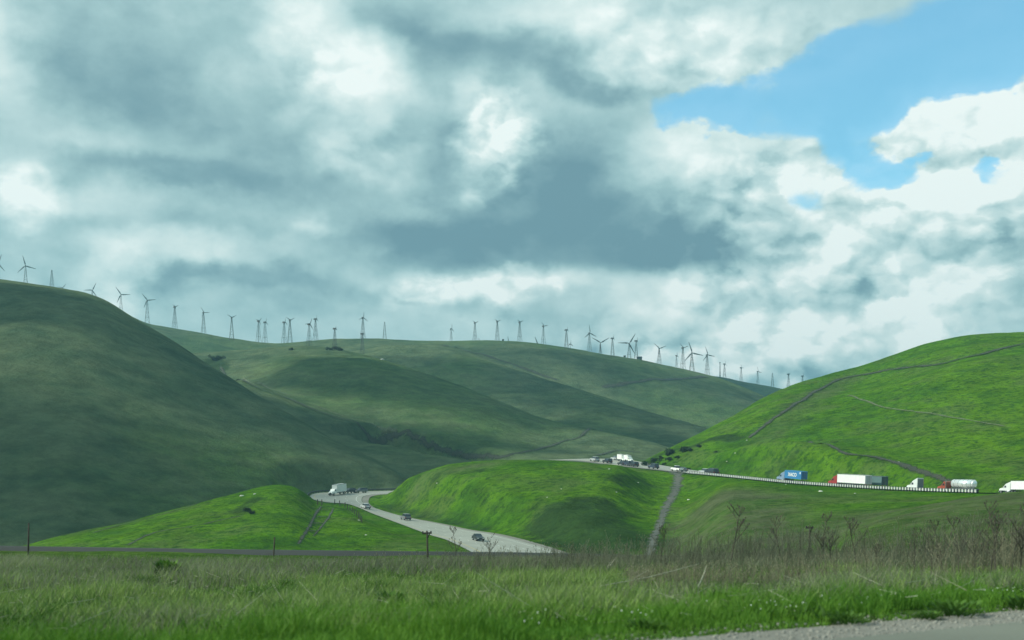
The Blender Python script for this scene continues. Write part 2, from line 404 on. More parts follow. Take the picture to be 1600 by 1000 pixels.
LS = [((800, 905, 215), (960, 905, 235)), ((745, 867, 268), (885, 867, 290)), ((699, 844, 308), (785, 838, 335)), ((670, 835, 333), (727, 828, 360)), ((627, 819, 364), (684, 818, 384)),
      ((584, 803, 403), (630, 807, 414)), ((546, 788, 430), (590, 795.5, 438)), ((510, 784.5, 444), (570, 787.5, 452)), ((485, 778.5, 463), (565, 780.5, 463)), ((493, 771, 484), (571, 774.5, 474)),
      ((540, 768.5, 498), (600, 771.5, 481)), ((620, 766.5, 507), (680, 769.5, 489)), ((720, 762, 516), (760, 765, 498)), ((850, 757, 522), (860, 760, 504))]
ll = resample([np.concatenate([wp(*a), wp(*b)]) for a, b in LS], 3.0)
VAL_L, VAL_R = ll[:, :3], ll[:, 3:]
RZ = [(100, 0.5), (180, 2.2), (240, 3.3), (292, 4.4), (326, 5.7), (350, 7.0), (380, 9.1), (427, 13.2), (444, 14.6), (481, 18.0), (525, 22.4), (560, 23.8), (600, 22.5), (660, 20)]
def redge(Y):
    x = 243.0 - 0.41 * Y
    if Y > 540: x -= (Y - 540) ** 2 * 0.004
    return np.array([x, Y, np.interp(Y, [a for a, _ in RZ], [b for _, b in RZ])])
hw_near = resample([redge(y) for y in range(100, 661, 20)], 3.0)
tg = np.gradient(hw_near[:, :2], axis=0); tg /= np.linalg.norm(tg, axis=1)[:, None]
nr = np.stack([tg[:, 1], -tg[:, 0]], 1)                      # to the right of travel, away from camera
HWW = 21.0
hw_far = hw_near.copy(); hw_far[:, :2] += nr * HWW; hw_far[:, 2] += np.interp(hw_near[:, 1], [100, 300, 330, 425, 470, 520, 660], [-.3, -.5, -1.0, -1.3, -.3, 1.0, 1.2])
DT = [(1012, 732.5, 468), (1036, 735.5, 456), (1056, 742, 438), (1059, 754, 420), (1054, 768, 400), (1042, 790, 368), (1032, 815, 338), (1022, 840, 305), (1015, 862, 275), (1005, 885, 240)]
dt_c = resample([wp(*a) for a in DT], 3.0)
tg2 = np.gradient(dt_c[:, :2], axis=0); tg2 /= np.linalg.norm(tg2, axis=1)[:, None]
n2 = np.stack([tg2[:, 1], -tg2[:, 0]], 1)
dt_a, dt_b = dt_c.copy(), dt_c.copy()
wdt = np.interp(dt_c[:, 1], [240, 300, 400, 445], [1.6, 1.7, 2.3, 3.1])[:, None]
dt_a[:, :2] -= n2 * wdt; dt_b[:, :2] += n2 * wdt

def carve(A, B, flat, fall, drop, dens=3):
    """bring the land to the road's own level beside it, easing back to its own shape"""
    global GZ
    n = 9
    fi = np.linspace(0, len(A) - 1, (len(A) - 1) * dens + 1); i0 = np.arange(len(A))
    up = lambda Q: np.stack([np.interp(fi, i0, Q[:, c]) for c in range(3)], 1)
    A, B = up(A), up(B)
    S = np.concatenate([A + (B - A) * u for u in np.linspace(0, 1, n)])
    pad = flat + fall
    mnx, mxx = S[:, 0].min() - pad, S[:, 0].max() + pad; mny, mxy = S[:, 1].min() - pad, S[:, 1].max() + pad
    idx = np.where((GX.ravel() > mnx) & (GX.ravel() < mxx) & (GY.ravel() > mny) & (GY.ravel() < mxy))[0]
    X = GX.ravel()[idx].astype(np.float32); Y = GY.ravel()[idx].astype(np.float32)
    Sx, Sy = S[:, 0].astype(np.float32), S[:, 1].astype(np.float32)
    cell = 24.0
    zf = GZ.ravel()
    for cx in np.arange(mnx, mxx, cell):
        for cy in np.arange(mny, mxy, cell):
            m = (X >= cx) & (X < cx + cell) & (Y >= cy) & (Y < cy + cell)
            if not m.any(): continue
            q = (Sx > cx - pad) & (Sx < cx + cell + pad) & (Sy > cy - pad) & (Sy < cy + cell + pad)
            if not q.any(): continue
            d2 = (X[m][:, None] - Sx[q][None]) ** 2 + (Y[m][:, None] - Sy[q][None]) ** 2
            j = d2.argmin(1); d = np.sqrt(d2[np.arange(len(j)), j])
            w = 1 - sm((d - flat) / fall)
            ii = idx[m]
            zf[ii] = zf[ii] * (1 - w) + (S[q][j, 2] - drop) * w
    GZ = zf.reshape(GX.shape)
carve(dt_a, dt_b, 1.2, 17, 0.12, 10)
carve(VAL_L, VAL_R, 5.0, 13, 0.22)
carve(hw_near, hw_far, 3.2, 11, 0.22)

LR = np.log(RR)
def zt(x, y):
    """height of the land at x, y (arrays)"""
    x = np.atleast_1d(np.asarray(x, float)); y = np.atleast_1d(np.asarray(y, float))
    a = np.arctan2(x, y); lr = np.hypot(x, y)
    i = np.clip(np.searchsorted(AZ, a) - 1, 0, len(AZ) - 2); j = np.clip(np.searchsorted(RR, lr) - 1, 0, len(RR) - 2)
    u = np.clip((a - AZ[i]) / (AZ[i + 1] - AZ[i]), 0, 1); v = np.clip((lr - RR[j]) / (RR[j + 1] - RR[j]), 0, 1)
    return (GZ[j, i] * (1 - u) + GZ[j, i + 1] * u) * (1 - v) + (GZ[j + 1, i] * (1 - u) + GZ[j + 1, i + 1] * u) * v

DS = np.concatenate([np.arange(18, 120, 0.5), np.arange(120, 2200, 1.5)])
def hit(px, row, dmin=18.0, dmax=2200.0):
    """first place on the land seen at this place of the photograph"""
    D = DS[(DS >= dmin) & (DS <= dmax)]
    z = zt((px - 800) / F * D, D)
    r = HROW - z / D * F
    k = np.where(r <= row)[0]
    if len(k) == 0:
        j = int(r.argmin()); return Vector(((px - 800) / F * D[j], D[j], z[j]))
    j = k[0]
    if j > 0:
        t = (r[j - 1] - row) / max(1e-6, r[j - 1] - r[j]); d = D[j - 1] + (D[j] - D[j - 1]) * min(1, max(0, t))
    else: d = D[j]
    return Vector(((px - 800) / F * d, d, float(zt((px - 800) / F * d, d)[0])))

# ------------------------------------------------------------------ materials
MATS = {}
def flat_mat(name, col, rough=0.7, metal=0.0, vary=0.15, scale=3.0, spec=0.4):
    if name in MATS: return MATS[name]
    m = bpy.data.materials.new(name); m.use_nodes = True
    T = NT(m.node_tree); bs = T.n['Principled BSDF']
    tc = T.node('ShaderNodeTexCoord')
    nz = T.noise(tc.outputs['Object'], scale, 5.0, 0.6)
    dark = tuple(c * (1 - vary * 1.6) for c in col); lite = tuple(min(1, c * (1 + vary)) for c in col)
    T.l.new(T.ramp(nz, [(0.3, dark), (0.7, lite)]), bs.inputs['Base Color'])
    bs.inputs['Roughness'].default_value = rough; bs.inputs['Metallic'].default_value = metal
    bs.inputs['Specular IOR Level'].default_value = spec
    MATS[name] = m; return m

def comb3(T, v):
    c = T.node('ShaderNodeCombineXYZ')
    for i in range(3): T.l.new(v, c.inputs[i])
    return c.outputs[0]
def grass_land():
    m = bpy.data.materials.new('hill_grass'); m.use_nodes = True
    T = NT(m.node_tree); bs = T.n['Principled BSDF']
    tc = T.node('ShaderNodeTexCoord'); p = tc.outputs['Object']
    big = T.noise(p, 0.008, 5.0, 0.6)
    mid = T.noise(p, 0.045, 6.0, 0.62)
    fine = T.noise(p, 0.45, 6.0, 0.65)
    # terracettes trodden along the contours by cattle
    ct = T.noise(T.vmath('MULTIPLY', p, (0.014, 0.017, 0.396)), 1.0, 4.0, 0.6)
    col = T.mixc(T.smooth(big, 0.34, 0.66), (0.054, 0.145, 0.005), (0.094, 0.192, 0.008))
    col = T.mixc(T.math('MULTIPLY', T.smooth(mid, 0.48, 0.64), 0.75), col, (0.082, 0.126, 0.032))
    col = T.mixc(T.math('MULTIPLY', T.smooth(mid, 0.50, 0.34), 0.6), col, (0.026, 0.082, 0.011))
    fine2 = T.noise(p, 1.6, 6.0, 0.75)
    col = T.mixc(T.math('MULTIPLY', T.smooth(fine, 0.52, 0.38), 0.8), col, (0.023, 0.071, 0.009))
    col = T.mixc(T.math('MULTIPLY', T.smooth(fine2, 0.52, 0.68), 0.45), col, (0.085, 0.160, 0.025))
    col = T.mixc(T.math('MULTIPLY', T.smooth(fine2, 0.46, 0.32), 0.5), col, (0.018, 0.055, 0.009))
    col = T.mixc(T.math('MULTIPLY', T.smooth(ct, 0.50, 0.66), 0.30), col, (0.041, 0.071, 0.022))
    spots = T.noise(p, 0.22, 3.0, 0.7)
    col = T.mixc(T.math('MULTIPLY', T.smooth(spots, 0.60, 0.68), 0.7), col, (0.019, 0.046, 0.013))
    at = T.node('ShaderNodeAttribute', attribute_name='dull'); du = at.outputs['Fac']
    col = T.mixc(T.math('MULTIPLY', du, 0.97), col, T.mixc(T.smooth(T.math('ADD', T.math('MULTIPLY', mid, .5), T.math('MULTIPLY', big, .5)), 0.36, 0.62), (0.052, 0.084, 0.046), (0.112, 0.142, 0.076)))  # greyer grass, with cloud shade and haze put into its colour
    ad = T.node('ShaderNodeAttribute', attribute_name='dry')
    dryf = T.math('MULTIPLY', ad.outputs['Fac'], T.smooth(T.math('ADD', T.math('MULTIPLY', mid, 0.5), T.math('MULTIPLY', fine, 0.5)), 0.38, 0.58, 0.35, 1.0))
    col = T.mixc(dryf, col, T.mixc(fine, (0.051, 0.063, 0.029), (0.116, 0.139, 0.068)))
    asb = T.node('ShaderNodeAttribute', attribute_name='scrub')
    sb = T.smooth(T.math('ADD', asb.outputs['Fac'], T.math('MULTIPLY', T.math('SUBTRACT', T.noise(p, 0.16, 6.0, 0.7), 0.5), 1.1)), 0.25, 0.75)
    col = T.mixc(T.math('MULTIPLY', sb, 0.88), col, T.mixc(T.noise(p, 0.9, 4.0, 0.7), (0.014, 0.034, 0.010), (0.035, 0.063, 0.023)))
    tuft = T.math('ADD', T.smooth(T.noise(p, 0.10, 9.0, 0.74), 0.36, 0.64, 0.78, 1.18), T.smooth(T.noise(p, 2.6, 4.0, 0.7), 0.3, 0.7, -0.14, 0.14))
    col = T.vmath('MULTIPLY', col, comb3(T, tuft))
    T.l.new(col, bs.inputs['Base Color'])
    bs.inputs['Roughness'].default_value = 1.0; bs.inputs['Specular IOR Level'].default_value = 0.0
    b = T.node('ShaderNodeBump'); b.inputs['Strength'].default_value = 0.8; b.inputs['Distance'].default_value = 1.2
    T.l.new(T.math('ADD', T.math('MULTIPLY', T.noise(p, 0.35, 7.0, 0.7), 1.6), T.math('MULTIPLY', T.smooth(ct, 0.3, 0.7), 0.25)), b.inputs['Height'])
    T.l.new(b.outputs[0], bs.inputs['Normal'])
    return m

def road_mat(name, c0, c1, line=False):
    m = bpy.data.materials.new(name); m.use_nodes = True
    T = NT(m.node_tree); bs = T.n['Principled BSDF']
    tc = T.node('ShaderNodeTexCoord'); p = tc.outputs['Object']
    a = T.noise(p, 0.12, 5.0, 0.6); f = T.noise(p, 14.0, 4.0, 0.8)
    col = T.mixc(T.smooth(a, 0.3, 0.7), c0, c1)
    col = T.mixc(T.math('MULTIPLY', f, 0.5), col, tuple(c * 0.55 for c in c0))
    T.l.new(col, bs.inputs['Base Color'])
    bs.inputs['Roughness'].default_value = 0.85
    b = T.node('ShaderNodeBump'); b.inputs['Strength'].default_value = 0.4; b.inputs['Distance'].default_value = 0.02
    T.l.new(f, b.inputs['Height']); T.l.new(b.outputs[0], bs.inputs['Normal'])
    return m

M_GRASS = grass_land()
M_CONC = road_mat('pale_concrete', (0.29, 0.29, 0.25), (0.36, 0.36, 0.31))
M_ASPH = road_mat('asphalt', (0.14, 0.145, 0.115), (0.195, 0.20, 0.16))
M_GRAVEL = road_mat('gravel', (0.17, 0.16, 0.135), (0.27, 0.25, 0.21))
M_DIRTROAD = road_mat('dirt_road', (0.13, 0.125, 0.11), (0.22, 0.205, 0.18))
M_WHITE = flat_mat('white_line', (0.75, 0.75, 0.70), 0.6)
M_YELLOW = flat_mat('yellow_line', (0.55, 0.38, 0.05), 0.6)

# ------------------------------------------------------------------ the land
nr_, nc_ = GZ.shape
V = np.stack([GX, GY, GZ], -1).reshape(-1, 3)
ii = np.arange(nr_ - 1)[:, None] * nc_ + np.arange(nc_ - 1)[None, :]
Q = np.stack([ii, ii + 1, ii + nc_ + 1, ii + nc_], -1).reshape(-1, 4)[:, ::-1]
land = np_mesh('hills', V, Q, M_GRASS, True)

def near_line(pts, width, X, Y):
    """closeness 0..1 of points to a line laid on the land"""
    o = np.zeros(len(X), np.float32)
    pad = width * 1.6
    P = resample(np.array([list(p) for p in pts]), max(1.5, width * .3))
    m = (X > P[:, 0].min() - pad) & (X < P[:, 0].max() + pad) & (Y > P[:, 1].min() - pad) & (Y < P[:, 1].max() + pad)
    idx = np.where(m)[0]
    for c in range(0, len(idx), 20000):
        q = idx[c:c + 20000]
        d = np.sqrt(((X[q][:, None] - P[:, 0][None]) ** 2 + (Y[q][:, None] - P[:, 1][None]) ** 2).min(1))
        o[q] = np.clip(1.35 - d / width, 0, 1)
    return o
VX, VY = V[:, 0], V[:, 1]
dep = VY
pxv = 800 + F * VX / np.maximum(VY, 1.0)
rV = np.hypot(VX, VY); azV = np.clip(np.arctan2(VX, VY), math.atan((PXA - 800) / F), math.atan((PXB - 800) / F))
pc_, Dc_ = 800 + F * np.tan(azV), rV * np.cos(azV)
GREY = {'far', 'ridge', 'middle', 'shaded', 'spur', 'left'}  # hills whose grass colour carries the grey of cloud shade and haze
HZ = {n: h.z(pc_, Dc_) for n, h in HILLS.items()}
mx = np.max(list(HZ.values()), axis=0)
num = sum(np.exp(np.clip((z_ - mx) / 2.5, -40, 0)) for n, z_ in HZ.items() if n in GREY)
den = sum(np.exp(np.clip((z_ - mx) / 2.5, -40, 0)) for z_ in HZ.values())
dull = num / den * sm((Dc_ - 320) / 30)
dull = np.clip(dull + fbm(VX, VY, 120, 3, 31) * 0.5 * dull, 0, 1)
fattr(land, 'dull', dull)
sN = road_s(VX, VY)
fbig = fbm(VX, VY, 40, 3, 41)
dry = 0.62 * sm((VY - 40) / 12) * (1 - sm((VY - 110) / 60)) * (VY > 0)
dry = np.maximum(dry, np.where((pxv > 1040) & (VY > 120), 1.0 * sm((395 - (pxv - 1040) * 0.23 - VY) / 60), 0) * np.clip(0.75 + fbig * 1.6, 0, 1))
dry = np.maximum(dry, np.where(VY < 48, np.clip(0.25 + fbig, 0, .7), 0))
for pts, w, s in [([hit(660, 748), hit(700, 735), hit(760, 728)], 7, .7), ([hit(1190, 690), hit(1230, 655), hit(1290, 610), hit(1320, 592)], 9, .55)]:
    dry = np.maximum(dry, near_line(pts, w, VX, VY) * s)
fattr(land, 'dry', dry)
scrub = np.zeros(len(V), np.float32)
SCR = [([(1010, 722), (1035, 708), (1060, 702)], 5, .7), ([(1075, 700), (1100, 690), (1125, 684), (1150, 686)], 6, .75), ([(1165, 682), (1195, 660), (1240, 630), (1290, 602), (1330, 588)], 7, .42),
       ([(880, 800), (905, 810), (930, 822), (960, 838), (985, 848)], 15, .84), ([(890, 835), (930, 845), (970, 852)], 13, .8), ([(895, 790), (925, 785), (950, 795)], 11, .7), ([(960, 752), (985, 750), (1010, 755)], 6, .6),
       ([(975, 770), (1000, 780)], 5, .5), ([(680, 744), (720, 738), (770, 735)], 4, .5), ([(820, 795), (850, 790)], 5, .45),
       ([(1330, 588), (1400, 575), (1470, 570), (1540, 552), (1600, 538)], 5, .45), ([(300, 553), (330, 566), (350, 578)], 8, .75), ([(335, 562), (360, 562)], 8, .5),
       ([(940, 650), (990, 640), (1040, 655)], 26, .35), ([(1260, 655), (1310, 670), (1330, 690)], 5, .3), ([(1480, 755), (1560, 762), (1600, 762)], 7, .45), ([(1340, 706), (1370, 720)], 8, .3),
       ([(1520, 700), (1580, 690)], 9, .3), ([(370, 800), (385, 790), (400, 778)], 4, .6), ([(340, 808), (300, 812), (250, 828)], 2.2, .5),
       ([(1110, 735), (1140, 735)], 6, .3), ([(1210, 735), (1240, 715)], 5, .45), ([(110, 806), (160, 802), (200, 800)], 6, .4), ([(600, 790), (640, 800), (700, 815), (760, 828)], 3.2, .55)]
for pts, w, s in SCR:
    scrub = np.maximum(scrub, near_line([hit(a, b) for a, b in pts], w, VX, VY) * s)
fattr(land, 'scrub', scrub)
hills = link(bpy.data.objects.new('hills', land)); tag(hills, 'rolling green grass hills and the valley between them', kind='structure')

def worn_mat(name, c0, c1, alpha=0.85):
    m = road_mat(name, c0, c1); T = NT(m.node_tree); bs = T.n['Principled BSDF']; o = T.n['Material Output']
    tc = T.node('ShaderNodeTexCoord'); at = T.node('ShaderNodeAttribute', attribute_name='across')
    e = T.math('SUBTRACT', 1.0, T.math('ABSOLUTE', T.math('MULTIPLY_ADD', at.outputs['Fac'], 2.0, -1.0)))
    nz = T.noise(tc.outputs['Object'], 0.35, 6.0, 0.7)
    f = T.smooth(T.math('ADD', T.math('MULTIPLY', e, 0.9), T.math('MULTIPLY', T.math('SUBTRACT', nz, 0.5), 2.2)), 0.12, 0.75, 0.0, alpha)
    ms = T.node('ShaderNodeMixShader'); tr = T.node('ShaderNodeBsdfTransparent')
    T.l.new(f, ms.inputs[0]); T.l.new(tr.outputs[0], ms.inputs[1]); T.l.new(bs.outputs[0], ms.inputs[2]); T.l.new(ms.outputs[0], o.inputs['Surface'])
    return m
M_TRACK = worn_mat('track_earth', (0.026, 0.033, 0.018), (0.048, 0.052, 0.030), .92)
M_TRACKPALE = worn_mat('track_pale', (0.12, 0.145, 0.07), (0.17, 0.19, 0.10), .7)
def strip(name, A, B, mat, lift, across=6, kind='structure', label=None, drape=False, parent=None):
    """a road or track surface between two edge lines"""
    u = np.linspace(0, 1, across + 1)[None, :, None]
    G = A[:, None] * (1 - u) + B[:, None] * u
    n, k = G.shape[:2]
    v = G.reshape(-1, 3).copy()
    if drape: v[:, 2] = zt(v[:, 0], v[:, 1])
    v[:, 2] += lift
    i = np.arange(n - 1)[:, None] * k + np.arange(k - 1)[None]
    q = np.stack([i, i + 1, i + k + 1, i + k], -1).reshape(-1, 4)
    e1 = v[q[0, 1]] - v[q[0, 0]]; e2 = v[q[0, 3]] - v[q[0, 0]]
    if np.cross(e1, e2)[2] < 0: q = q[:, ::-1]
    me = np_mesh(name, v, q, mat, True)
    fattr(me, 'across', np.tile(np.linspace(0, 1, k), n))
    o = link(bpy.data.objects.new(name, me), parent)
    tag(o, label, kind=kind)
    return o

def sub(A, B, u0, u1): return A + (B - A) * u0, A + (B - A) * u1
strip('freeway', VAL_L, VAL_R, M_CONC, 0.0, 8, label='pale concrete carriageway curving round the middle knoll')
strip('hillside_freeway', hw_near, hw_far, M_CONC, 0.0, 8, label='concrete carriageway climbing along the foot of the right hill')
strip('gravel_shoulder', *sub(VAL_L, VAL_R, 1.01, 1.14), M_GRAVEL, -0.04, 2, label='gravel shoulder beside the curving carriageway')
strip('gravel_shoulder', *sub(hw_near, hw_far, -0.12, -0.01), M_DIRTROAD, -0.04, 2, label='earth shoulder below the railing of the hillside carriageway')
M_DIRT2 = worn_mat('rutted_earth', (0.075, 0.078, 0.062), (0.125, 0.126, 0.10), .9)
strip('dirt_road', dt_a, dt_b, M_DIRT2, 0.10, 4, drape=True, label='grey dirt road dropping from the carriageway to the valley')
def painted(name, A, B, u, mat, w=0.16, dash=None):
    a, b = sub(A, B, u, u + w / np.linalg.norm(B[0] - A[0]))
    if dash is None:
        o = strip(name, a, b, mat, 0.012, 1, label=None); return
    vs, fs = [], []
    for i in range(0, len(a) - 1, dash):
        k = len(vs); vs += [a[i], b[i], b[i + 1], a[i + 1]]; fs.append((k, k + 1, k + 2, k + 3))
    v = np.array(vs); v[:, 2] += 0.012
    me = np_mesh(name, v, np.array(fs), mat)
    tag(link(bpy.data.objects.new(name, me)), kind='structure')
for A, B in ((VAL_L, VAL_R), (hw_near, hw_far)):
    painted('edge_line', A, B, 0.09, M_YELLOW, .2); painted('edge_line', A, B, 0.89, M_WHITE, .2)
    for u in (0.29, 0.49, 0.69): painted('lane_line', A, B, u, M_WHITE, .2, 4)

def track(pts, width, mat, lift=0.25, label='dirt track worn across the hillside', name='dirt_track'):
    P = resample(np.array([list(hit(a, b, c)) if c else list(hit(a, b)) for a, b, c in [(q + (None,))[:3] for q in pts]]), 4.0)
    t = np.gradient(P[:, :2], axis=0)
    ks = 3
    ker = np.ones(2 * ks + 1) / (2 * ks + 1)
    t = np.stack([np.convolve(np.pad(t[:, k], ks, mode='edge'), ker, 'valid') for k in (0, 1)], 1)
    t /= np.linalg.norm(t, axis=1)[:, None] + 1e-9
    n = np.stack([t[:, 1], -t[:, 0]], 1)
    wv = width * (1 + 0.35 * np.sin(np.arange(len(P)) * .37) * rng.random(len(P)))
    A, B = P.copy(), P.copy(); A[:, :2] -= n * wv[:, None] / 2; B[:, :2] += n * wv[:, None] / 2
    return strip(name, A, B, mat, lift, 4, drape=True, label=label)
track([(345, 575, 800), (380, 596, 660), (440, 620, 660), (500, 645, 660), (560, 664, 650), (620, 682, 640), (680, 700, 600), (722, 711, 560)], 3.4, M_TRACK, .9, 'dark track following the ravine beside the left hill')
track([(380, 592, 660), (440, 615, 660), (500, 638, 660), (560, 658, 650), (620, 676, 640)], 2.6, M_TRACKPALE, .8, 'pale cattle path along the spur above the ravine')
track([(722, 711, 560), (760, 712.5, 560), (800, 710.5, 560), (840, 703, 560), (880, 690, 560), (910, 680, 560), (940, 673, 560)], 3.2, M_TRACK, .4, 'dark track looping up the foot of the far spur')
track([(930, 712, 520), (960, 705, 520), (1000, 707, 520)], 4, M_TRACK, .4, 'dark track on the low slope behind the carriageway')
track([(692, 541), (730, 549), (780, 563), (830, 580), (870, 594)], 6, M_TRACK, .6, 'thin dark track on the crest of the middle ridge')
track([(942, 606, 1000), (980, 599, 1000), (1040, 594, 1000), (1080, 591, 1000), (1104, 589, 1000)], 11, M_TRACK, .7, 'dark graded track below the turbines on the far ridge')
track([(1170, 685), (1200, 661), (1240, 633), (1290, 604), (1330, 589), (1400, 577), (1460, 571), (1530, 555), (1600, 537)], 3.8, M_TRACK, .35, 'dark earth track climbing diagonally over the right hill')
track([(1325, 618), (1370, 634), (1430, 644), (1500, 655), (1570, 667)], 1.7, M_TRACKPALE, .3, 'pale path crossing the face of the right hill')
track([(1265, 691), (1310, 704), (1370, 716), (1420, 731), (1460, 745), (1490, 757)], 3.0, M_TRACK, .35, 'dark eroded gully track behind the tanker lorry')
track([(145, 833), (200, 818), (260, 802), (310, 787)], 1.6, M_TRACK, .15, 'thin dark track along the top of the low left knoll')
track([(200, 852), (240, 833), (300, 823), (350, 812), (380, 806)], 1.2, M_TRACK, .12, 'faint dark track on the low left knoll')
track([(502, 792), (492, 806), (484, 822), (474, 838), (466, 850)], 1.2, M_TRACK, .12, 'left rut of the double track on the low knoll')
track([(521, 795), (515, 806), (503, 822), (490, 838)], 1.0, M_TRACK, .12, 'right rut of the double track on the low knoll')
for a, b in (((500, 797), (520, 797)), ((496, 808), (513, 807)), ((490, 818), (506, 817)), ((481, 830), (496, 830))):
    track([a, ((a[0] + b[0]) / 2, (a[1] + b[1]) / 2 - .3), b], 0.9, M_TRACK, .12, 'short cross rut between the two ruts on the knoll', 'cross_rut')

# ---- near road, its gravel edge
def road_quad(name, s0, s1, mat, z, label):
    t = np.linspace(-160, 260, 120)
    # the gravel edge wanders
    A = np.stack([RP0[0] + RD[0] * t + RN[0] * s0, RP0[1] + RD[1] * t + RN[1] * s0, np.full_like(t, z)], 1)
    B = np.stack([RP0[0] + RD[0] * t + RN[0] * s1, RP0[1] + RD[1] * t + RN[1] * s1, np.full_like(t, z)], 1)
    return strip(name, A, B, mat, 0, 3, label=label)
road_quad('road', -12, -1.25, M_ASPH, -1.675, 'worn grey asphalt road in the near right corner')
road_quad('road_shoulder', -1.4, 0.15, M_GRAVEL, -1.682, 'gravel edge between the near road and the verge')

# ------------------------------------------------------------------ air, and unseen clouds placed to throw shade on the hills
def volume_mat(name, col, dens, aniso=0.2):
    m = bpy.data.materials.new(name); m.use_nodes = True
    t = m.node_tree; t.nodes.clear()
    o = t.nodes.new('ShaderNodeOutputMaterial'); v = t.nodes.new('ShaderNodeVolumePrincipled')
    v.inputs['Color'].default_value = (*col, 1); v.inputs['Density'].default_value = dens; v.inputs['Anisotropy'].default_value = aniso
    t.links.new(v.outputs[0], o.inputs['Volume'])
    return m
M_HAZE = volume_mat('air', (0.42, 0.84, 1.0), 0.00016, 0.25)
x0, x1, y0, y1, z0, z1 = -9300, 9300, -9300, 9300, -30, 420
hv = [(x0, y0, z0), (x1, y0, z0), (x1, y1, z0), (x0, y1, z0), (x0, y0, z1), (x1, y0, z1), (x1, y1, z1), (x0, y1, z1)]
hf = [(0, 3, 2, 1), (4, 5, 6, 7), (0, 1, 5, 4), (1, 2, 6, 5), (2, 3, 7, 6), (3, 0, 4, 7)]
tag(link(bpy.data.objects.new('haze', np_mesh('haze', hv, hf, M_HAZE))), kind='stuff')

def ico(n):
    import bmesh
    bm = bmesh.new(); bmesh.ops.create_icosphere(bm, subdivisions=n, radius=1.0)
    v = np.array([q.co[:] for q in bm.verts]); f = np.array([[q.index for q in p.verts] for p in bm.faces]); bm.free()
    return v, f
ICO3 = ico(4)
def cloud(gx, gy, rx, ry, thick, dens, seed, H=1000.0, turn=0.0, gz=0.0):
    """a lumpy cumulus whose shade falls round gx, gy on the land"""
    v, f = ICO3; v = v.copy()
    n = fbm(v[:, 0] * 3 + seed * 7, v[:, 1] * 3 + v[:, 2] * 2, 1.1, 4, seed) + fbm(v[:, 2] * 3 - seed, v[:, 0] * 2.4 + v[:, 1], 1.0, 3, seed + 9)
    v *= (1 + 0.55 * n)[:, None]
    v[:, 2] = np.where(v[:, 2] < 0, v[:, 2] * 0.35, v[:, 2])
    c, s = math.cos(turn), math.sin(turn)
    X, Y = v[:, 0] * rx, v[:, 1] * ry
    v = np.stack([X * c - Y * s, X * s + Y * c, v[:, 2] * thick], 1)
    m = volume_mat('cloud_%d' % seed, (0.93, 0.95, 0.97), dens, 0.5)
    o = link(bpy.data.objects.new('cloud', np_mesh('cloud', v, f, m, True)))
    t = (H - gz) / SV.z
    o.location = (gx + SV.x * t, gy + SV.y * t, H)
    tag(o, kind='structure')
cloud(-238, 628, 90, 56, 100, 0.034, 1, 1000, 0.15, gz=100)
cloud(-215, 405, 70, 78, 90, 0.028, 2, 1000, -0.25)
cloud(-50, 800, 100, 70, 100, 0.034, 3, 1050, -0.35, gz=80)
cloud(-190, 560, 150, 110, 60, 0.0014, 4, 1150, gz=45)
cloud(-75, 560, 40, 45, 60, 0.018, 7, 1000, gz=20)
cloud(-40, 1010, 130, 50, 70, 0.014, 8, 1100, -.35, gz=95)
cloud(130, 900, 110, 55, 80, 0.020, 9, 1100, -.3, gz=70)
cloud(160, 1180, 240, 60, 70, 0.008, 5, 1150, -.2, gz=130)
cloud(360, 1850, 300, 230, 90, 0.024, 6, 1200, gz=200)

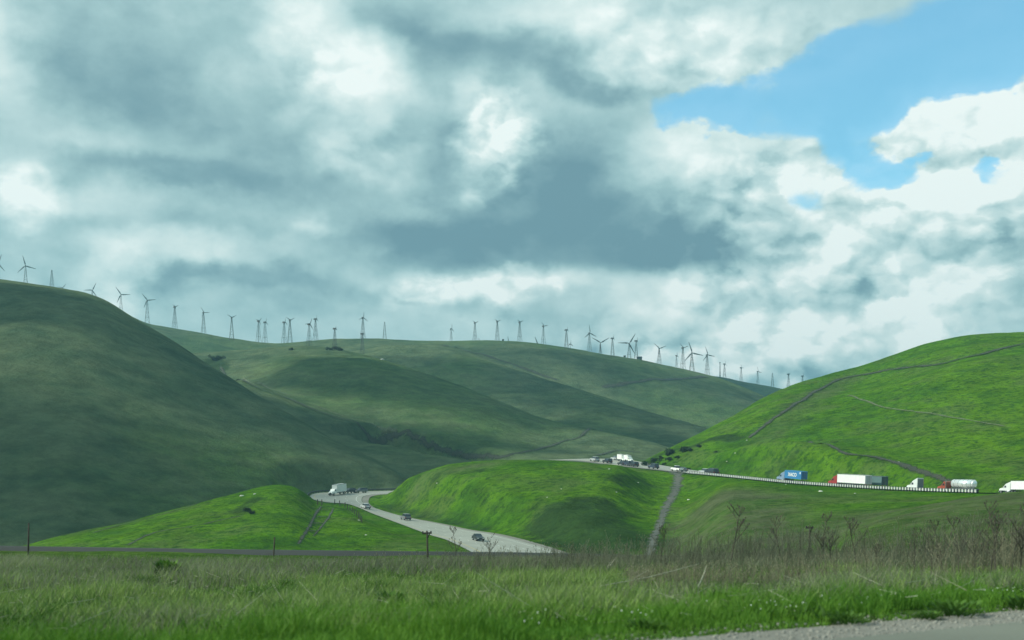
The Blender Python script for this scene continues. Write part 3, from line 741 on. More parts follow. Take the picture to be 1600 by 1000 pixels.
# ------------------------------------------------------------------ small mesh kit
class MB:
    def __init__(s): s.v = []; s.f = []
    def add(s, vs, fs):
        k = len(s.v); s.v += [tuple(p) for p in vs]; s.f += [tuple(i + k for i in q) for q in fs]; return s
    def box(s, c, d, taper=(1, 1), shift=(0, 0)):
        x, y, z = c; a, b, h = d[0] / 2, d[1] / 2, d[2] / 2
        tx, ty = taper
        vs = [(x - a, y - b, z - h), (x + a, y - b, z - h), (x + a, y + b, z - h), (x - a, y + b, z - h)]
        vs += [(x + shift[0] + p * a * tx, y + shift[1] + q * b * ty, z + h) for p, q in ((-1, -1), (1, -1), (1, 1), (-1, 1))]
        return s.add(vs, [(0, 3, 2, 1), (4, 5, 6, 7), (0, 1, 5, 4), (1, 2, 6, 5), (2, 3, 7, 6), (3, 0, 4, 7)])
    def bar(s, a, b, w, w2=None):
        a, b = Vector(a), Vector(b); w2 = w if w2 is None else w2
        d = (b - a).normalized(); u = d.orthogonal().normalized(); q = d.cross(u)
        vs = [a + (u * i + q * j) * w / 2 for i, j in ((-1, -1), (1, -1), (1, 1), (-1, 1))] + [b + (u * i + q * j) * w2 / 2 for i, j in ((-1, -1), (1, -1), (1, 1), (-1, 1))]
        return s.add(vs, [(0, 3, 2, 1), (4, 5, 6, 7), (0, 1, 5, 4), (1, 2, 6, 5), (2, 3, 7, 6), (3, 0, 4, 7)])
    def tube(s, a, b, r, r2=None, n=10, cap=True):
        a, b = Vector(a), Vector(b); r2 = r if r2 is None else r2
        d = (b - a).normalized(); u = d.orthogonal().normalized(); q = d.cross(u)
        ring = lambda c, R: [c + (u * math.cos(t) + q * math.sin(t)) * R for t in [2 * math.pi * i / n for i in range(n)]]
        vs = ring(a, r) + ring(b, r2)
        fs = [(i, (i + 1) % n, n + (i + 1) % n, n + i) for i in range(n)]
        if cap: fs += [tuple(range(n))[::-1], tuple(range(n, 2 * n))]
        return s.add(vs, fs)
    def prism(s, prof, y0, y1, inset=0.0, zmid=None):
        """side outline (x,z) given depth from y0 to y1; points above zmid lean inward by inset"""
        n = len(prof); L, R = [], []
        for x, z in prof:
            k = inset if (zmid is not None and z > zmid) else 0.0
            L.append((x, y0 + k, z)); R.append((x, y1 - k, z))
        fs = [tuple(range(n)), tuple(range(2 * n - 1, n - 1, -1))] + [(i, n + i, n + (i + 1) % n, (i + 1) % n) for i in range(n)]
        return s.add(L + R, fs)
    def mesh(s, name, mat=None, smooth=False):
        me = bpy.data.meshes.new(name); me.from_pydata(s.v, [], s.f)
        import bmesh
        bm = bmesh.new(); bm.from_mesh(me); bmesh.ops.recalc_face_normals(bm, faces=bm.faces); bm.to_mesh(me); bm.free()
        if smooth:
            for p in me.polygons: p.use_smooth = True
        if mat: me.materials.append(mat)
        return me
def put(name, me, parent=None, loc=None, rot=None, scale=None):
    o = bpy.data.objects.new(name, me); link(o, parent)
    if loc is not None: o.location = loc
    if rot is not None: o.rotation_euler = rot
    if scale is not None: o.scale = scale
    return o
def thing(name, label, cat, loc, rz=0.0, group=None):
    o = bpy.data.objects.new(name, None); COL.objects.link(o); o.empty_display_size = 0.5
    o.location = loc; o.rotation_euler = (0, 0, rz)
    return tag(o, label, cat, group)

M_STEEL = flat_mat('grey_steel', (0.09, 0.10, 0.105), 0.6, 0.1, .2, 1.0)
M_BLADE = flat_mat('turbine_blade', (0.13, 0.15, 0.16), 0.5, 0, .08, 1.0)
M_DARK = flat_mat('dark_steel', (0.035, 0.04, 0.045), 0.6)
M_WOOD = flat_mat('weathered_wood', (0.055, 0.045, 0.035), 0.9, 0, .3, 8)
M_TYRE = flat_mat('tyre_rubber', (0.02, 0.02, 0.02), 0.85)
M_GLASS = flat_mat('dark_glass', (0.03, 0.04, 0.05), 0.12, 0, .05, 1, 0.6)
M_CHROME = flat_mat('bright_metal', (0.65, 0.66, 0.66), 0.22, 0.9, .05)
M_LAMPW = flat_mat('headlamp_lens', (0.75, 0.75, 0.7), 0.2)
M_LAMPR = flat_mat('tail_lamp_lens', (0.45, 0.02, 0.02), 0.3)
M_PW = flat_mat('white_paint', (0.80, 0.80, 0.77), 0.45, 0, .05, .8)
M_BARRIER = flat_mat('barrier_concrete', (0.42, 0.41, 0.37), 0.9, 0, .15, 1.5)

# ------------------------------------------------------------------ wind turbines
def lattice_mesh(h, wb, wt, lw, bw):
    m = MB(); cs = ((-1, -1), (1, -1), (1, 1), (-1, 1))
    P = lambda c, z: (c[0] * (wb + (wt - wb) * z / h) / 2, c[1] * (wb + (wt - wb) * z / h) / 2, z)
    for c in cs: m.bar(P(c, -0.8), P(c, h), lw, lw * .8)
    lv = [0, .26 * h, .48 * h, .67 * h, .84 * h, h]
    for k in range(5):
        for i in range(4):
            a, b = cs[i], cs[(i + 1) % 4]
            m.bar(P(a, lv[k + 1]), P(b, lv[k + 1]), bw * (1.6 if k == 0 else 1.1))
            m.bar(P(a, lv[k]), P(b, lv[k + 1]), bw * .8); m.bar(P(b, lv[k]), P(a, lv[k + 1]), bw * .8)
    return m.mesh('tower', M_STEEL)
LAT = lattice_mesh(24, 4.6, .8, .24, .10)
WIDE = lattice_mesh(24, 6.0, .9, .30, .13)
TUB = MB().tube((0, 0, -.8), (0, 0, 24), .95, .55, 12).mesh('tower', M_STEEL, True)
NAC = MB().box((0, .5, .4), (1.5, 3.4, 1.7), (.85, .9)).box((0, 2.2, .1), (.9, .5, .7)).mesh('nacelle', M_STEEL)
HUB = MB().tube((0, -1.2, .4), (0, -2.0, .4), .55, .35, 10).mesh('hub', M_STEEL)
def blade_mesh():
    m = MB(); L = 1.0
    st = [(0.0, .035, .03), (.1, .045, .03), (.22, .085, .022), (.6, .055, .014), (1.0, .022, .006)]
    vs = []
    for z, c, t in st: vs += [(-c * .35, -t / 2, z), (-c * .1, -t, z), (c * .65, 0, z), (-c * .1, t, z)]
    fs = [(k * 4 + i, k * 4 + (i + 1) % 4, k * 4 + 4 + (i + 1) % 4, k * 4 + 4 + i) for k in range(4) for i in range(4)] + [(3, 2, 1, 0), (16, 17, 18, 19)]
    return MB().add(vs, fs).mesh('blade', M_BLADE)
BLADE = blade_mesh()
PAD = MB().box((0, 0, 0), (4, 4, 1.2)).mesh('footing', M_STEEL)
GT = 'wind turbines strung along the ridges'
def skyline(px, dmin, dmax):
    D = DS[(DS > dmin) & (DS < dmax)]; z = zt((px - 800) / F * D, D); j = int((z / D).argmax())
    return D[j], float(z[j])
def turbine(px, base, hub, R, phase, yaw, kind, label, dmin=900, D=None):
    if D is None:
        ds, zs = skyline(px, dmin, 2200)
        if base > HROW - zs / ds * F + 2.5: p = hit(px, base, dmin); D = p.y
        else: D = ds
    x = (px - 800) / F * D
    z = float(zt(x, D)[0])
    top = (HROW - hub) / F * D
    zb = z if kind != 'P' else z
    h = top - zb
    if h < 6: h = 14.0; zb = top - h
    if abs(h - (base - hub) / F * D) > 9 and kind != 'B': h = (base - hub) / F * D; zb = top - h
    t = thing('wind_turbine', label, 'wind turbine', (x, D, zb), rad(yaw), GT)
    s = h / 24.0
    put('tower', {'T': TUB, 'W': WIDE}.get(kind, LAT), t, scale=(s, s, s))
    if kind != 'N':
        k = max(.55, min(1.0, s))
        put('nacelle', NAC, t, (0, 0, h), scale=(k, k, k))
    if R > 0:
        put('hub', HUB, t, (0, 0, h), scale=(k, k, k))
        Rm = R / F * D
        for i in range(3):
            put('blade', BLADE, t, (0, -1.6 * k, h + .4 * k), (0, rad(phase + 120 * i), 0), (max(Rm * 1.5, 10), max(Rm * 1.3, 10), Rm))
    return t
# px, base row, hub row, rotor radius px, phase, yaw, kind
TB = [
 (-3, 438, 412, 15, 140, 20, 'L', 'turbine cut by the left edge of the photo, on the crest of the left hill'),
 (40, 439, 416, 16, -15, 15, 'L', 'three bladed turbine alone on the flat top of the left hill, one blade straight up'),
 (81, 446, 422, 0, 0, 0, 'N', 'bare lattice tower without a rotor on top of the left hill'),
 (98, 470, 450, 8, 35, 30, 'L', 'turbine sunk behind the left hill, only a blade tip showing right of the bare tower'),
 (144, 478, 454, 13, 25, 30, 'L', 'turbine half hidden where the left hill begins to drop'),
 (189, 484, 461, 14, -35, 20, 'L', 'turbine rising from the steep shoulder of the left hill, blade pointing up left'),
 (230, 503, 470, 13, -38, 15, 'L', 'turbine just where the left hill meets the far ridge, blades left'),
 (273, 511, 480, 6, -60, 45, 'L', 'slim turbine with small upturned blades, first beyond the left hill'),
 (318, 519, 489, 9, -35, 35, 'L', 'second turbine beyond the left hill, blade up left above a stocky tower'),
 (362, 532, 497, 8, 60, 20, 'L', 'turbine with blades in a wide V, left of the dip in the far ridge'),
 (404, 536, 502, 7, 40, 50, 'L', 'left one of the close pair of turbines at the dip of the far ridge'),
 (414, 537, 504, 7, 8, 60, 'L', 'right one of the close pair of turbines at the dip, one blade straight up'),
 (444, 535, 504, 7, 0, 65, 'L', 'turbine seen nearly edge on, left one of the second close pair'),
 (453, 533, 501, 8, 60, 25, 'L', 'turbine with its blades in a V, right one of the second close pair'),
 (483, 541, 507, 10, 22, 50, 'L', 'turbine standing low on the slope, left one of the third close pair'),
 (493, 530, 499, 6, 0, 70, 'L', 'taller slim turbine behind, right one of the third close pair'),
 (523, 547, 514, 4, 0, 70, 'L', 'turbine rising from a dark bush on the slope below the skyline'),
 (566, 553, 522, 5, 0, 75, 'L', 'short turbine on the slope in front of the tallest one of the middle skyline'),
 (567, 530, 497, 9, 4, 35, 'L', 'tallest turbine of the middle skyline, blade straight up, another in front of its foot'),
 (601, 530, 503, 0, 0, 0, 'N', 'bare tower without a rotor at the right end of the middle skyline'),
 (705, 534, 514, 8, 2, 60, 'L', 'thin turbine standing alone at the left end of the smooth round ridge'),
 (703, 550, 541, 9, 50, 15, 'L', 'turbine sunk behind the round ridge, its blade tip beside the first tower there'),
 (742, 533, 505, 6, 60, 30, 'L', 'second turbine on the smooth round ridge, small V of blades'),
 (752, 556, 541, 13, -22, 15, 'L', 'turbine sunk behind the ridge, blade tip right of the second tower'),
 (777, 533, 503, 6, 60, 25, 'L', 'turbine at the very top of the round ridge, small V of blades'),
 (795, 558, 541, 15, -8, 15, 'L', 'turbine sunk behind the ridge, blade tip between the third and fourth towers'),
 (812, 535, 504, 6, 60, 30, 'L', 'fourth turbine on the round ridge, V of blades above a slim tower'),
 (843, 560, 548, 22, -20, 10, 'L', 'turbine sunk behind the ridge with a long blade leaning left beside the fifth tower'),
 (849, 539, 510, 8, -45, 40, 'L', 'fifth turbine on the round ridge, a pale blade pointing left'),
 (885, 546, 516, 5, 0, 70, 'L', 'turbine seen edge on above the small low one on the sloping ridge'),
 (891, 547, 538, 6, 0, 40, 'L', 'small low turbine at the foot of an edge on one'),
 (921, 551, 521, 13, -8, 30, 'L', 'slender turbine with one blade up, left of the wide V shaped one'),
 (938, 554, 536, 16, 60, 5, 'W', 'nearer turbine with long blades in a very wide V'),
 (957, 558, 529, 6, 0, 70, 'L', 'slim turbine without visible side blades between the two big rotors'),
 (983, 561, 537, 18, 32, 5, 'W', 'big three bladed turbine beside the dark hut on the ridge'),
 (994, 563, 533, 6, 0, 72, 'L', 'slim turbine standing right behind the dark hut'),
 (1030, 567, 545, 12, -52, 15, 'W', 'turbine with spread blades midway along the falling ridge, over a wide tower'),
 (1057, 573, 556, 5, 0, 50, 'L', 'smallest thin turbine left of a taller one on the falling ridge'),
 (1067, 575, 544, 9, -50, 25, 'L', 'turbine just left of the biggest rotor, blades up left'),
 (1081, 578, 552, 18, -18, 5, 'W', 'biggest rotor on the falling ridge, three long blades spread wide'),
 (1105, 581, 555, 13, -20, 20, 'L', 'turbine right of the biggest rotor with one blade pointing up left'),
 (1125, 588, 567, 0, 0, 0, 'T', 'short tubular tower with a box on top and no blades'),
 (1132, 588, 569, 7, -5, 60, 'L', 'turbine close beside the bladeless tubular tower'),
 (1158, 595, 575, 6, -30, 50, 'L', 'small turbine on the dark far ridge, third from its left end'),
 (1184, 601, 581, 8, -20, 40, 'L', 'small turbine on the dark far ridge with a blade down left'),
 (1207, 606, 583, 0, 0, 0, 'N', 'bare tower on the dark far ridge near the right hill'),
 (1232, 608, 585, 4, 55, 50, 'L', 'last turbine whose foot still shows left of the right hill'),
 (1254, 612, 588, 4, 0, 60, 'L', 'turbine whose foot is hidden by the right hill'),
]
HIDDEN = {98: 1420, 703: 1400, 752: 1400, 795: 1400, 843: 1400, -3: 1400, 144: 1380, 1254: 1850}
for (px, b, h, R, ph, yw, kd, lb) in TB:
    turbine(px, b, h, R, ph, yw, kd, lb, 1500 if px > 1121 else 900, HIDDEN.get(px))

def hut(px, w, h, label, D=None):
    ds, zs = skyline(px, 900, 2000); x = (px - 800) / F * ds
    t = thing('service_hut', label, 'hut', (x, ds, zs - .3))
    put('wall', MB().box((0, 0, h / 2), (w, w * .7, h)).mesh('wall', flat_mat('hut_grey', (.06, .07, .075))), t)
    put('roof', MB().box((0, 0, h + .2), (w * 1.1, w * .8, .45), (.8, .6)).mesh('roof', M_DARK), t)
hut(999, 5.5, 3.0, 'dark service hut on the ridge right of the big three bladed turbine')
hut(976, 2.4, 1.9, 'small grey cabinet on the ridge left of the big three bladed turbine')
hut(786, 2.0, 1.7, 'small grey cabinet at the top of the smooth round ridge')

# ------------------------------------------------------------------ vehicles
WHEEL = {}
def wheel(parent, x, y, r, w):
    k = (r, w)
    if k not in WHEEL:
        WHEEL[k] = (MB().tube((0, -w / 2, 0), (0, w / 2, 0), r, r, 14).mesh('tyre', M_TYRE), MB().tube((0, -w / 2 - .02, 0), (0, w / 2 + .02, 0), r * .52, r * .52, 10).mesh('rim', M_CHROME))
    t = put('wheel', WHEEL[k][0], parent, (x, y, r)); put('rim', WHEEL[k][1], t)
def paint(name, c, rough=.35): return flat_mat(name, c, rough, 0, .04, .6, .5)
def yaw_of(d): return math.atan2(d[1], d[0])

CARKIND = {
 'car': dict(L=4.6, W=1.8, body=[(-2.3, .35), (2.25, .35), (2.3, .62), (2.1, .82), (1.05, .95), (-1.55, 1.0), (-2.25, .92), (-2.3, .6)], cab=[(.95, .93), (.25, 1.42), (-1.05, 1.44), (-1.85, .97)], r=.33),
 'suv': dict(L=4.9, W=1.95, body=[(-2.4, .45), (2.4, .45), (2.45, .8), (2.3, 1.05), (1.1, 1.15), (-2.38, 1.2), (-2.45, .8)], cab=[(1.05, 1.12), (.45, 1.78), (-2.1, 1.78), (-2.36, 1.17)], r=.38),
 'pickup': dict(L=5.6, W=2.0, body=[(-2.8, .5), (2.7, .5), (2.8, .85), (2.6, 1.1), (1.35, 1.2), (.95, 1.2), (-.7, 1.2), (-.72, 1.15), (-2.8, 1.18)], cab=[(1.25, 1.17), (.75, 1.85), (-.5, 1.86), (-.75, 1.17)], r=.4),
}
def car(loc, rz, kind, pm, name, label, cat, group, snap=None):
    K = CARKIND[kind]; w = K['W'] / 2
    t = thing(name, label, cat, loc, rz, group)
    zb = max(z for x, z in K['body'])
    put('body', MB().prism(K['body'], -w, w, .06, .7).mesh('body', pm), t)
    cab = K['cab']
    put('window', MB().prism([(x, z) for x, z in cab], -w + .1, w - .1, .16, zb + .1).mesh('window', M_GLASS), t)
    top = max(z for x, z in cab); xs = [x for x, z in cab if z > zb + .2]
    put('roof', MB().box(((max(xs) + min(xs)) / 2, 0, top + .02), (max(xs) - min(xs), 2 * w - .5, .07), (.92, .9)).mesh('roof', pm), t)
    fx, bx = max(x for x, z in K['body']), min(x for x, z in K['body'])
    for s in (-1, 1):
        put('headlight', MB().box((fx - .02, s * (w - .28), .68), (.12, .36, .16)).mesh('headlight', M_LAMPW), t)
        put('tail_light', MB().box((bx + .02, s * (w - .22), .82), (.1, .24, .22)).mesh('tail_light', M_LAMPR), t)
        wheel(t, fx * .62, s * (w - .12), K['r'], .24); wheel(t, bx * .58, s * (w - .12), K['r'], .24)
    put('bumper', MB().box((fx + .03, 0, .45), (.14, 2 * w * .95, .2)).box((bx - .03, 0, .5), (.14, 2 * w * .95, .2)).mesh('bumper', M_DARK), t)
    return t

def tractor(t, pm, sleeper=True, tall=3.75):
    """the pulling unit of a lorry; nose towards +x, rear of frame at x = -3.6"""
    w = 1.22
    put('frame', MB().box((-.2, 0, .85), (7.0, 1.0, .3)).mesh('frame', M_DARK), t)
    put('hood', MB().prism([(1.5, 1.0), (3.4, .95), (3.45, 1.35), (3.2, 1.65), (1.5, 1.95)], -w + .15, w - .15, .12, 1.5).mesh('hood', pm), t)
    back = -1.3 if sleeper else .1
    put('cab', MB().prism([(back, .95), (1.55, .95), (1.55, 1.95), (1.05, 2.75), (.6, 3.1), (back, tall if sleeper else 2.9)], -w, w, .10, 2.5).mesh('cab', pm), t)
    put('windshield', MB().box((1.36, 0, 2.33), (.1, 2 * w - .4, .75), (1, .92), (-.42, 0)).mesh('windshield', M_GLASS), t)
    for s in (-1, 1):
        put('side_window', MB().box((.75, s * (w + .005), 2.2), (.8, .04, .6), (.7, 1)).mesh('side_window', M_GLASS), t)
        put('fuel_tank', MB().tube((-.9, s * .98, .75), (.6, s * .98, .75), .32, n=10).mesh('fuel_tank', M_CHROME, True), t)
        put('mirror', MB().box((1.45, s * (w + .2), 2.15), (.08, .22, .5)).mesh('mirror', M_CHROME), t)
        put('headlight', MB().box((3.40, s * (w - .35), 1.15), (.12, .34, .24)).mesh('headlight', M_LAMPW), t)
        put('exhaust_stack', MB().tube((back - .12, s * (w - .15), 1.0), (back - .12, s * (w - .15), 3.5), .08, n=8).mesh('exhaust_stack', M_CHROME), t)
        wheel(t, 2.6, s * (w - .18), .5, .3); wheel(t, -2.0, s * (w - .28), .5, .5); wheel(t, -3.25, s * (w - .28), .5, .5)
    put('bumper', MB().box((3.5, 0, .68), (.22, 2 * w, .42)).mesh('bumper', M_CHROME), t)
    put('grille', MB().box((3.44, 0, 1.25), (.06, 1.1, .55)).mesh('grille', M_CHROME), t)

def bogie(t, x, w=1.25):
    for s in (-1, 1): wheel(t, x, s * (w - .28), .5, .5); wheel(t, x - 1.25, s * (w - .28), .5, .5)

def box_trailer(t, x0, L, pm, doorm, h0=1.25, h1=4.1, ribs=True, name='trailer'):
    w = 1.28
    b = put(name, MB().box((x0 - L / 2, 0, (h0 + h1) / 2), (L, 2 * w, h1 - h0)).mesh(name, pm), t)
    m = MB()
    n = int(L / .9)
    for i in range(n + 1):
        x = x0 - .05 - i * (L - .1) / n
        for s in (-1, 1): m.box((x, s * (w + .012), (h0 + h1) / 2), (.07, .03, h1 - h0 - .2))
    r = put('side_rib', m.mesh('side_rib', pm), b); r['kind'] = 'stuff'
    put('edge_rail', MB().box((x0 - L / 2, w, h1 - .04), (L, .06, .14)).box((x0 - L / 2, -w, h1 - .04), (L, .06, .14)).box((x0 - L / 2, w, h0 + .05), (L, .06, .16)).box((x0 - L / 2, -w, h0 + .05), (L, .06, .16)).mesh('edge_rail', M_STEEL if not name == 'container' else pm), b)
    for s in (-1, 1):
        d = put('rear_door', MB().box((x0 - L - .03, s * .62, (h0 + h1) / 2), (.06, 1.18, h1 - h0 - .2)).mesh('rear_door', doorm), b)
        put('lock_rod', MB().tube((x0 - L - .09, s * .3, h0 + .2), (x0 - L - .09, s * .3, h1 - .2), .03, n=6).mesh('lock_rod', M_CHROME), b)
    put('rear_bumper', MB().box((x0 - L, 0, .62), (.12, 2.2, .14)).bar((x0 - L, .7, .6), (x0 - L, .7, h0), .1).bar((x0 - L, -.7, .6), (x0 - L, -.7, h0), .1).mesh('rear_bumper', M_STEEL), b)
    for s in (-1, 1): put('tail_light', MB().box((x0 - L - .05, s * 1.0, h0 - .1), (.06, .3, .14)).mesh('tail_light', M_LAMPR), b)
    put('landing_gear', MB().bar((x0 - 2.6, .8, .3), (x0 - 2.6, .8, h0), .14).bar((x0 - 2.6, -.8, .3), (x0 - 2.6, -.8, h0), .14).mesh('landing_gear', M_STEEL), b)
    bogie(t, x0 - L + 2.9)
    return b

P_RED = paint('red_paint', (.30, .035, .035)); P_BLUE = paint('container_blue', (.035, .19, .40), .5); P_BLUESH = paint('container_blue_shaded', (.03, .13, .28), .55)  # rear doors: the container blue darkened to paint in their shade
P_TEAL = paint('teal_grey_paint', (.10, .17, .17), .5); P_TEALD = paint('dark_door_paint', (.03, .05, .055), .5)
P_SIL = paint('silver_paint', (.42, .44, .45)); P_DK = paint('dark_paint', (.03, .035, .04)); P_GREY = paint('grey_paint', (.16, .17, .18)); P_RUST = paint('rust_red_paint', (.30, .06, .03))
P_BONE = paint('off_white_paint', (.66, .68, .66)); P_BLCAB = paint('pale_blue_paint', (.20, .28, .40)); P_NAVY = paint('navy_paint', (.04, .055, .09)); P_WSHADE = paint('shaded_white_panel', (.38, .40, .41))  # last one: white trailer doors greyed, their shade put into the colour

def on_strip(A, B, px, u):
    """place on a carriageway: where across (u 0..1) and seen at photo column px; returns point, heading of the strip"""
    C = A + (B - A) * u
    pc = 800 + F * C[:, 0] / C[:, 1]
    best = None
    for i in range(len(C) - 1):
        if (pc[i] - px) * (pc[i + 1] - px) <= 0 and pc[i] != pc[i + 1]:
            t = (px - pc[i]) / (pc[i + 1] - pc[i]); p = C[i] + (C[i + 1] - C[i]) * t; d = C[i + 1] - C[i]
            yield p, d / np.linalg.norm(d)
def seat(t, p, d, fwd=1):
    """stand a thing on the sloping carriageway"""
    d = Vector(d) * fwd
    t.location = (p[0], p[1], p[2] + .02)
    t.rotation_euler = (0, -math.asin(max(-1, min(1, d.z))), math.atan2(d.y, d.x))
HW = lambda px, u: next(on_strip(hw_near, hw_far, px, u))
SC_V = 0.93
def lorry(px, u, name, label, cat, build, sc=SC_V):
    p, d = HW(px, u)
    t = thing(name, label, cat, (0, 0, 0), 0, 'lorries climbing the carriageway below the right hill')
    build(t); seat(t, p, d); t.scale = (sc,) * 3
    return t
def b_blue(t):
    tractor(t, P_BLCAB)
    b = box_trailer(t, -1.6, 9.6, P_BLUE, P_BLUESH, 1.5, 4.2, name='container')
    cu = bpy.data.curves.new('lettering', 'FONT'); cu.body = 'XACO'; cu.size = 1.7; cu.extrude = .01; cu.align_x = 'CENTER'; cu.offset = 0.04
    tmp = bpy.data.objects.new('tmp', cu); COL.objects.link(tmp)
    me = bpy.data.meshes.new_from_object(tmp.evaluated_get(bpy.context.evaluated_depsgraph_get())); bpy.data.objects.remove(tmp)
    me.materials.clear(); me.materials.append(M_PW)
    put('lettering', me, b, (-6.2, 1.34, 2.3), (rad(90), 0, rad(180)))
    put('mark', MB().box((-10.6, 1.31, 3.6), (.5, .03, .7)).mesh('mark', M_PW), b)
lorry(1226, .30, 'container_lorry', 'lorry with a blue container and a pale cab, left one of the lorries', 'lorry', b_blue)
def b_white(t): tractor(t, P_RED); box_trailer(t, -1.6, 14.0, M_PW, P_WSHADE)
lorry(1308, .30, 'semi_lorry', 'lorry with a red cab pulling a long white box trailer', 'lorry', b_white)
def b_teal(t): tractor(t, P_DK); box_trailer(t, -1.6, 13.6, P_TEAL, P_TEALD)
lorry(1334, .55, 'semi_lorry', 'grey green box lorry with a dark rear, mostly hidden beside the white trailer', 'lorry', b_teal)
lorry(1433, .33, 'tractor_unit', 'white lorry cab driving without a trailer', 'lorry', lambda t: (tractor(t, P_BONE, True, 3.95), put('sleeper_back_shade', MB().box((-1.34, 0, 2.35), (.06, 2.2, 2.5)).mesh('sleeper_back_shade', P_GREY), t)), .92)  # grey panel paints the shade on the back of the white sleeper
def b_tank(t):
    tractor(t, P_RUST, False)
    tank = put('tank', MB().tube((-2.2, 0, 2.5), (-10.0, 0, 2.5), 1.2, n=28).tube((-2.2, 0, 2.5), (-1.8, 0, 2.5), 1.15, .8, 28).tube((-10.0, 0, 2.5), (-10.4, 0, 2.5), 1.2, .8, 28).mesh('tank', flat_mat('polished_tank', (.90, .91, .91), .28, .55, .03, .5), True), t)
    for x in (-3.2, -4.9, -6.6, -8.2, -9.8): put('tank_band', MB().tube((x, 0, 2.5), (x - .14, 0, 2.5), 1.23, n=28).mesh('tank_band', M_CHROME), tank)
    for x in (-4, -5.7, -7.4, -9.1):
        put('hopper', MB().tube((x, 0, 1.5), (x, 0, .95), .5, .2, 12).mesh('hopper', M_CHROME), tank)
        put('hatch', MB().tube((x, 0, 3.6), (x, 0, 3.8), .28, n=12).mesh('hatch', M_CHROME), tank)
    put('chassis', MB().box((-6.4, .5, 1.15), (9.0, .12, .2)).box((-6.4, -.5, 1.15), (9.0, .12, .2)).box((-10.9, 0, 1.0), (.1, 2.3, .25)).mesh('chassis', M_STEEL), t)
    put('ladder', MB().bar((-10.55, .5, .8), (-10.55, .5, 3.8), .07).bar((-10.55, .9, .8), (-10.55, .9, 3.8), .07).mesh('ladder', M_CHROME), t)
    bogie(t, -8.9)
lorry(1482, .36, 'tanker_lorry', 'shiny silver tanker lorry with a rust red cab', 'lorry', b_tank)
lorry(1578, .40, 'semi_lorry', 'white lorry with a white box trailer running out of the right edge', 'lorry', lambda t: (tractor(t, P_BONE), box_trailer(t, -1.6, 14.6, M_PW, P_WSHADE)), .8)

GC = 'cars on the hillside carriageway'
def hcar(px, u, kind, pm, name, label, sc=1.1):
    p, d = HW(px, u)
    t = car((0, 0, 0), 0, kind, pm, name, label, {'car': 'car', 'suv': 'car', 'pickup': 'pickup truck'}[kind], GC)
    seat(t, p, d); t.scale = (sc,) * 3
hcar(929, .12, 'suv', P_SIL, 'car', 'pale car farthest left on the hillside carriageway')
hcar(949, .12, 'suv', P_DK, 'car', 'dark car second from the left on the hillside carriageway')
hcar(961, .72, 'car', P_SIL, 'car', 'light grey car on the far lane behind two dark ones')
hcar(972, .12, 'car', P_DK, 'car', 'dark car in front of the two small white lorries')
hcar(981, .14, 'suv', P_NAVY, 'car', 'navy car right under the two small white lorries')
hcar(990, .12, 'suv', P_DK, 'car', 'dark car at the right end of the bunch of traffic')
hcar(1021, .14, 'suv', P_NAVY, 'car', 'navy car alone below the row of bushes')
hcar(1058, .16, 'pickup', M_PW, 'pickup_truck', 'white pickup truck at the top of the dirt road')
hcar(1066, .30, 'car', P_GREY, 'car', 'grey car just behind the white pickup truck')
hcar(1101, .25, 'suv', P_SIL, 'car', 'silver grey car ahead of the black van by the railing')
hcar(1112, .25, 'suv', P_DK, 'car', 'black van behind the silver grey car by the railing', 1.3)
def b_box(t, cabm, boxm, L=6.5, h=3.6):
    put('frame', MB().box((-1.5, 0, .8), (8.5, .9, .25)).mesh('frame', M_DARK), t)
    put('hood', MB().prism([(1.7, .8), (3.0, .8), (3.05, 1.3), (2.8, 1.55), (1.7, 1.75)], -.95, .95, .1, 1.4).mesh('hood', cabm), t)
    put('cab', MB().prism([(.3, .8), (1.75, .8), (1.75, 1.75), (1.3, 2.5), (.3, 2.55)], -1.1, 1.1, .1, 2.2).mesh('cab', cabm), t)
    put('windshield', MB().box((1.62, 0, 2.08), (.08, 1.8, .6), (1, .9), (-.3, 0)).mesh('windshield', M_GLASS), t)
    put('cargo_box', MB().box((.2 - L / 2, 0, (1.05 + h) / 2), (L, 2.5, h - 1.05)).mesh('cargo_box', boxm), t)
    put('edge_rail', MB().box((.2 - L / 2, 1.25, h), (L, .08, .12)).box((.2 - L / 2, -1.25, h), (L, .08, .12)).box((.22, 0, h), (.08, 2.5, .12)).mesh('edge_rail', M_STEEL), t)
    put('bumper', MB().box((3.1, 0, .6), (.2, 2.1, .3)).mesh('bumper', M_DARK), t)
    put('grille', MB().box((3.06, 0, 1.05), (.05, .95, .42)).mesh('grille', M_DARK), t)
    for s in (-1, 1):
        put('headlight', MB().box((3.04, s * .75, 1.05), (.1, .28, .2)).mesh('headlight', M_LAMPW), t)
        put('side_window', MB().box((1.05, s * 1.105, 1.98), (.7, .03, .5), (.75, 1)).mesh('side_window', M_GLASS), t)
        wheel(t, 2.1, s * .95, .48, .3); wheel(t, .2 - L + 1.6, s * .92, .48, .5)
for px, u, lb in ((973.5, .66, 'left one of the two small white box lorries in the bunch of traffic'), (983, .70, 'right one of the two small white box lorries in the bunch of traffic')):
    p, d = HW(px, u)
    t = thing('box_lorry', lb, 'lorry', (0, 0, 0), 0, 'small white box lorries'); b_box(t, M_PW, M_PW, 5.0); seat(t, p, d, -1); t.scale = (.85, .7, .8)

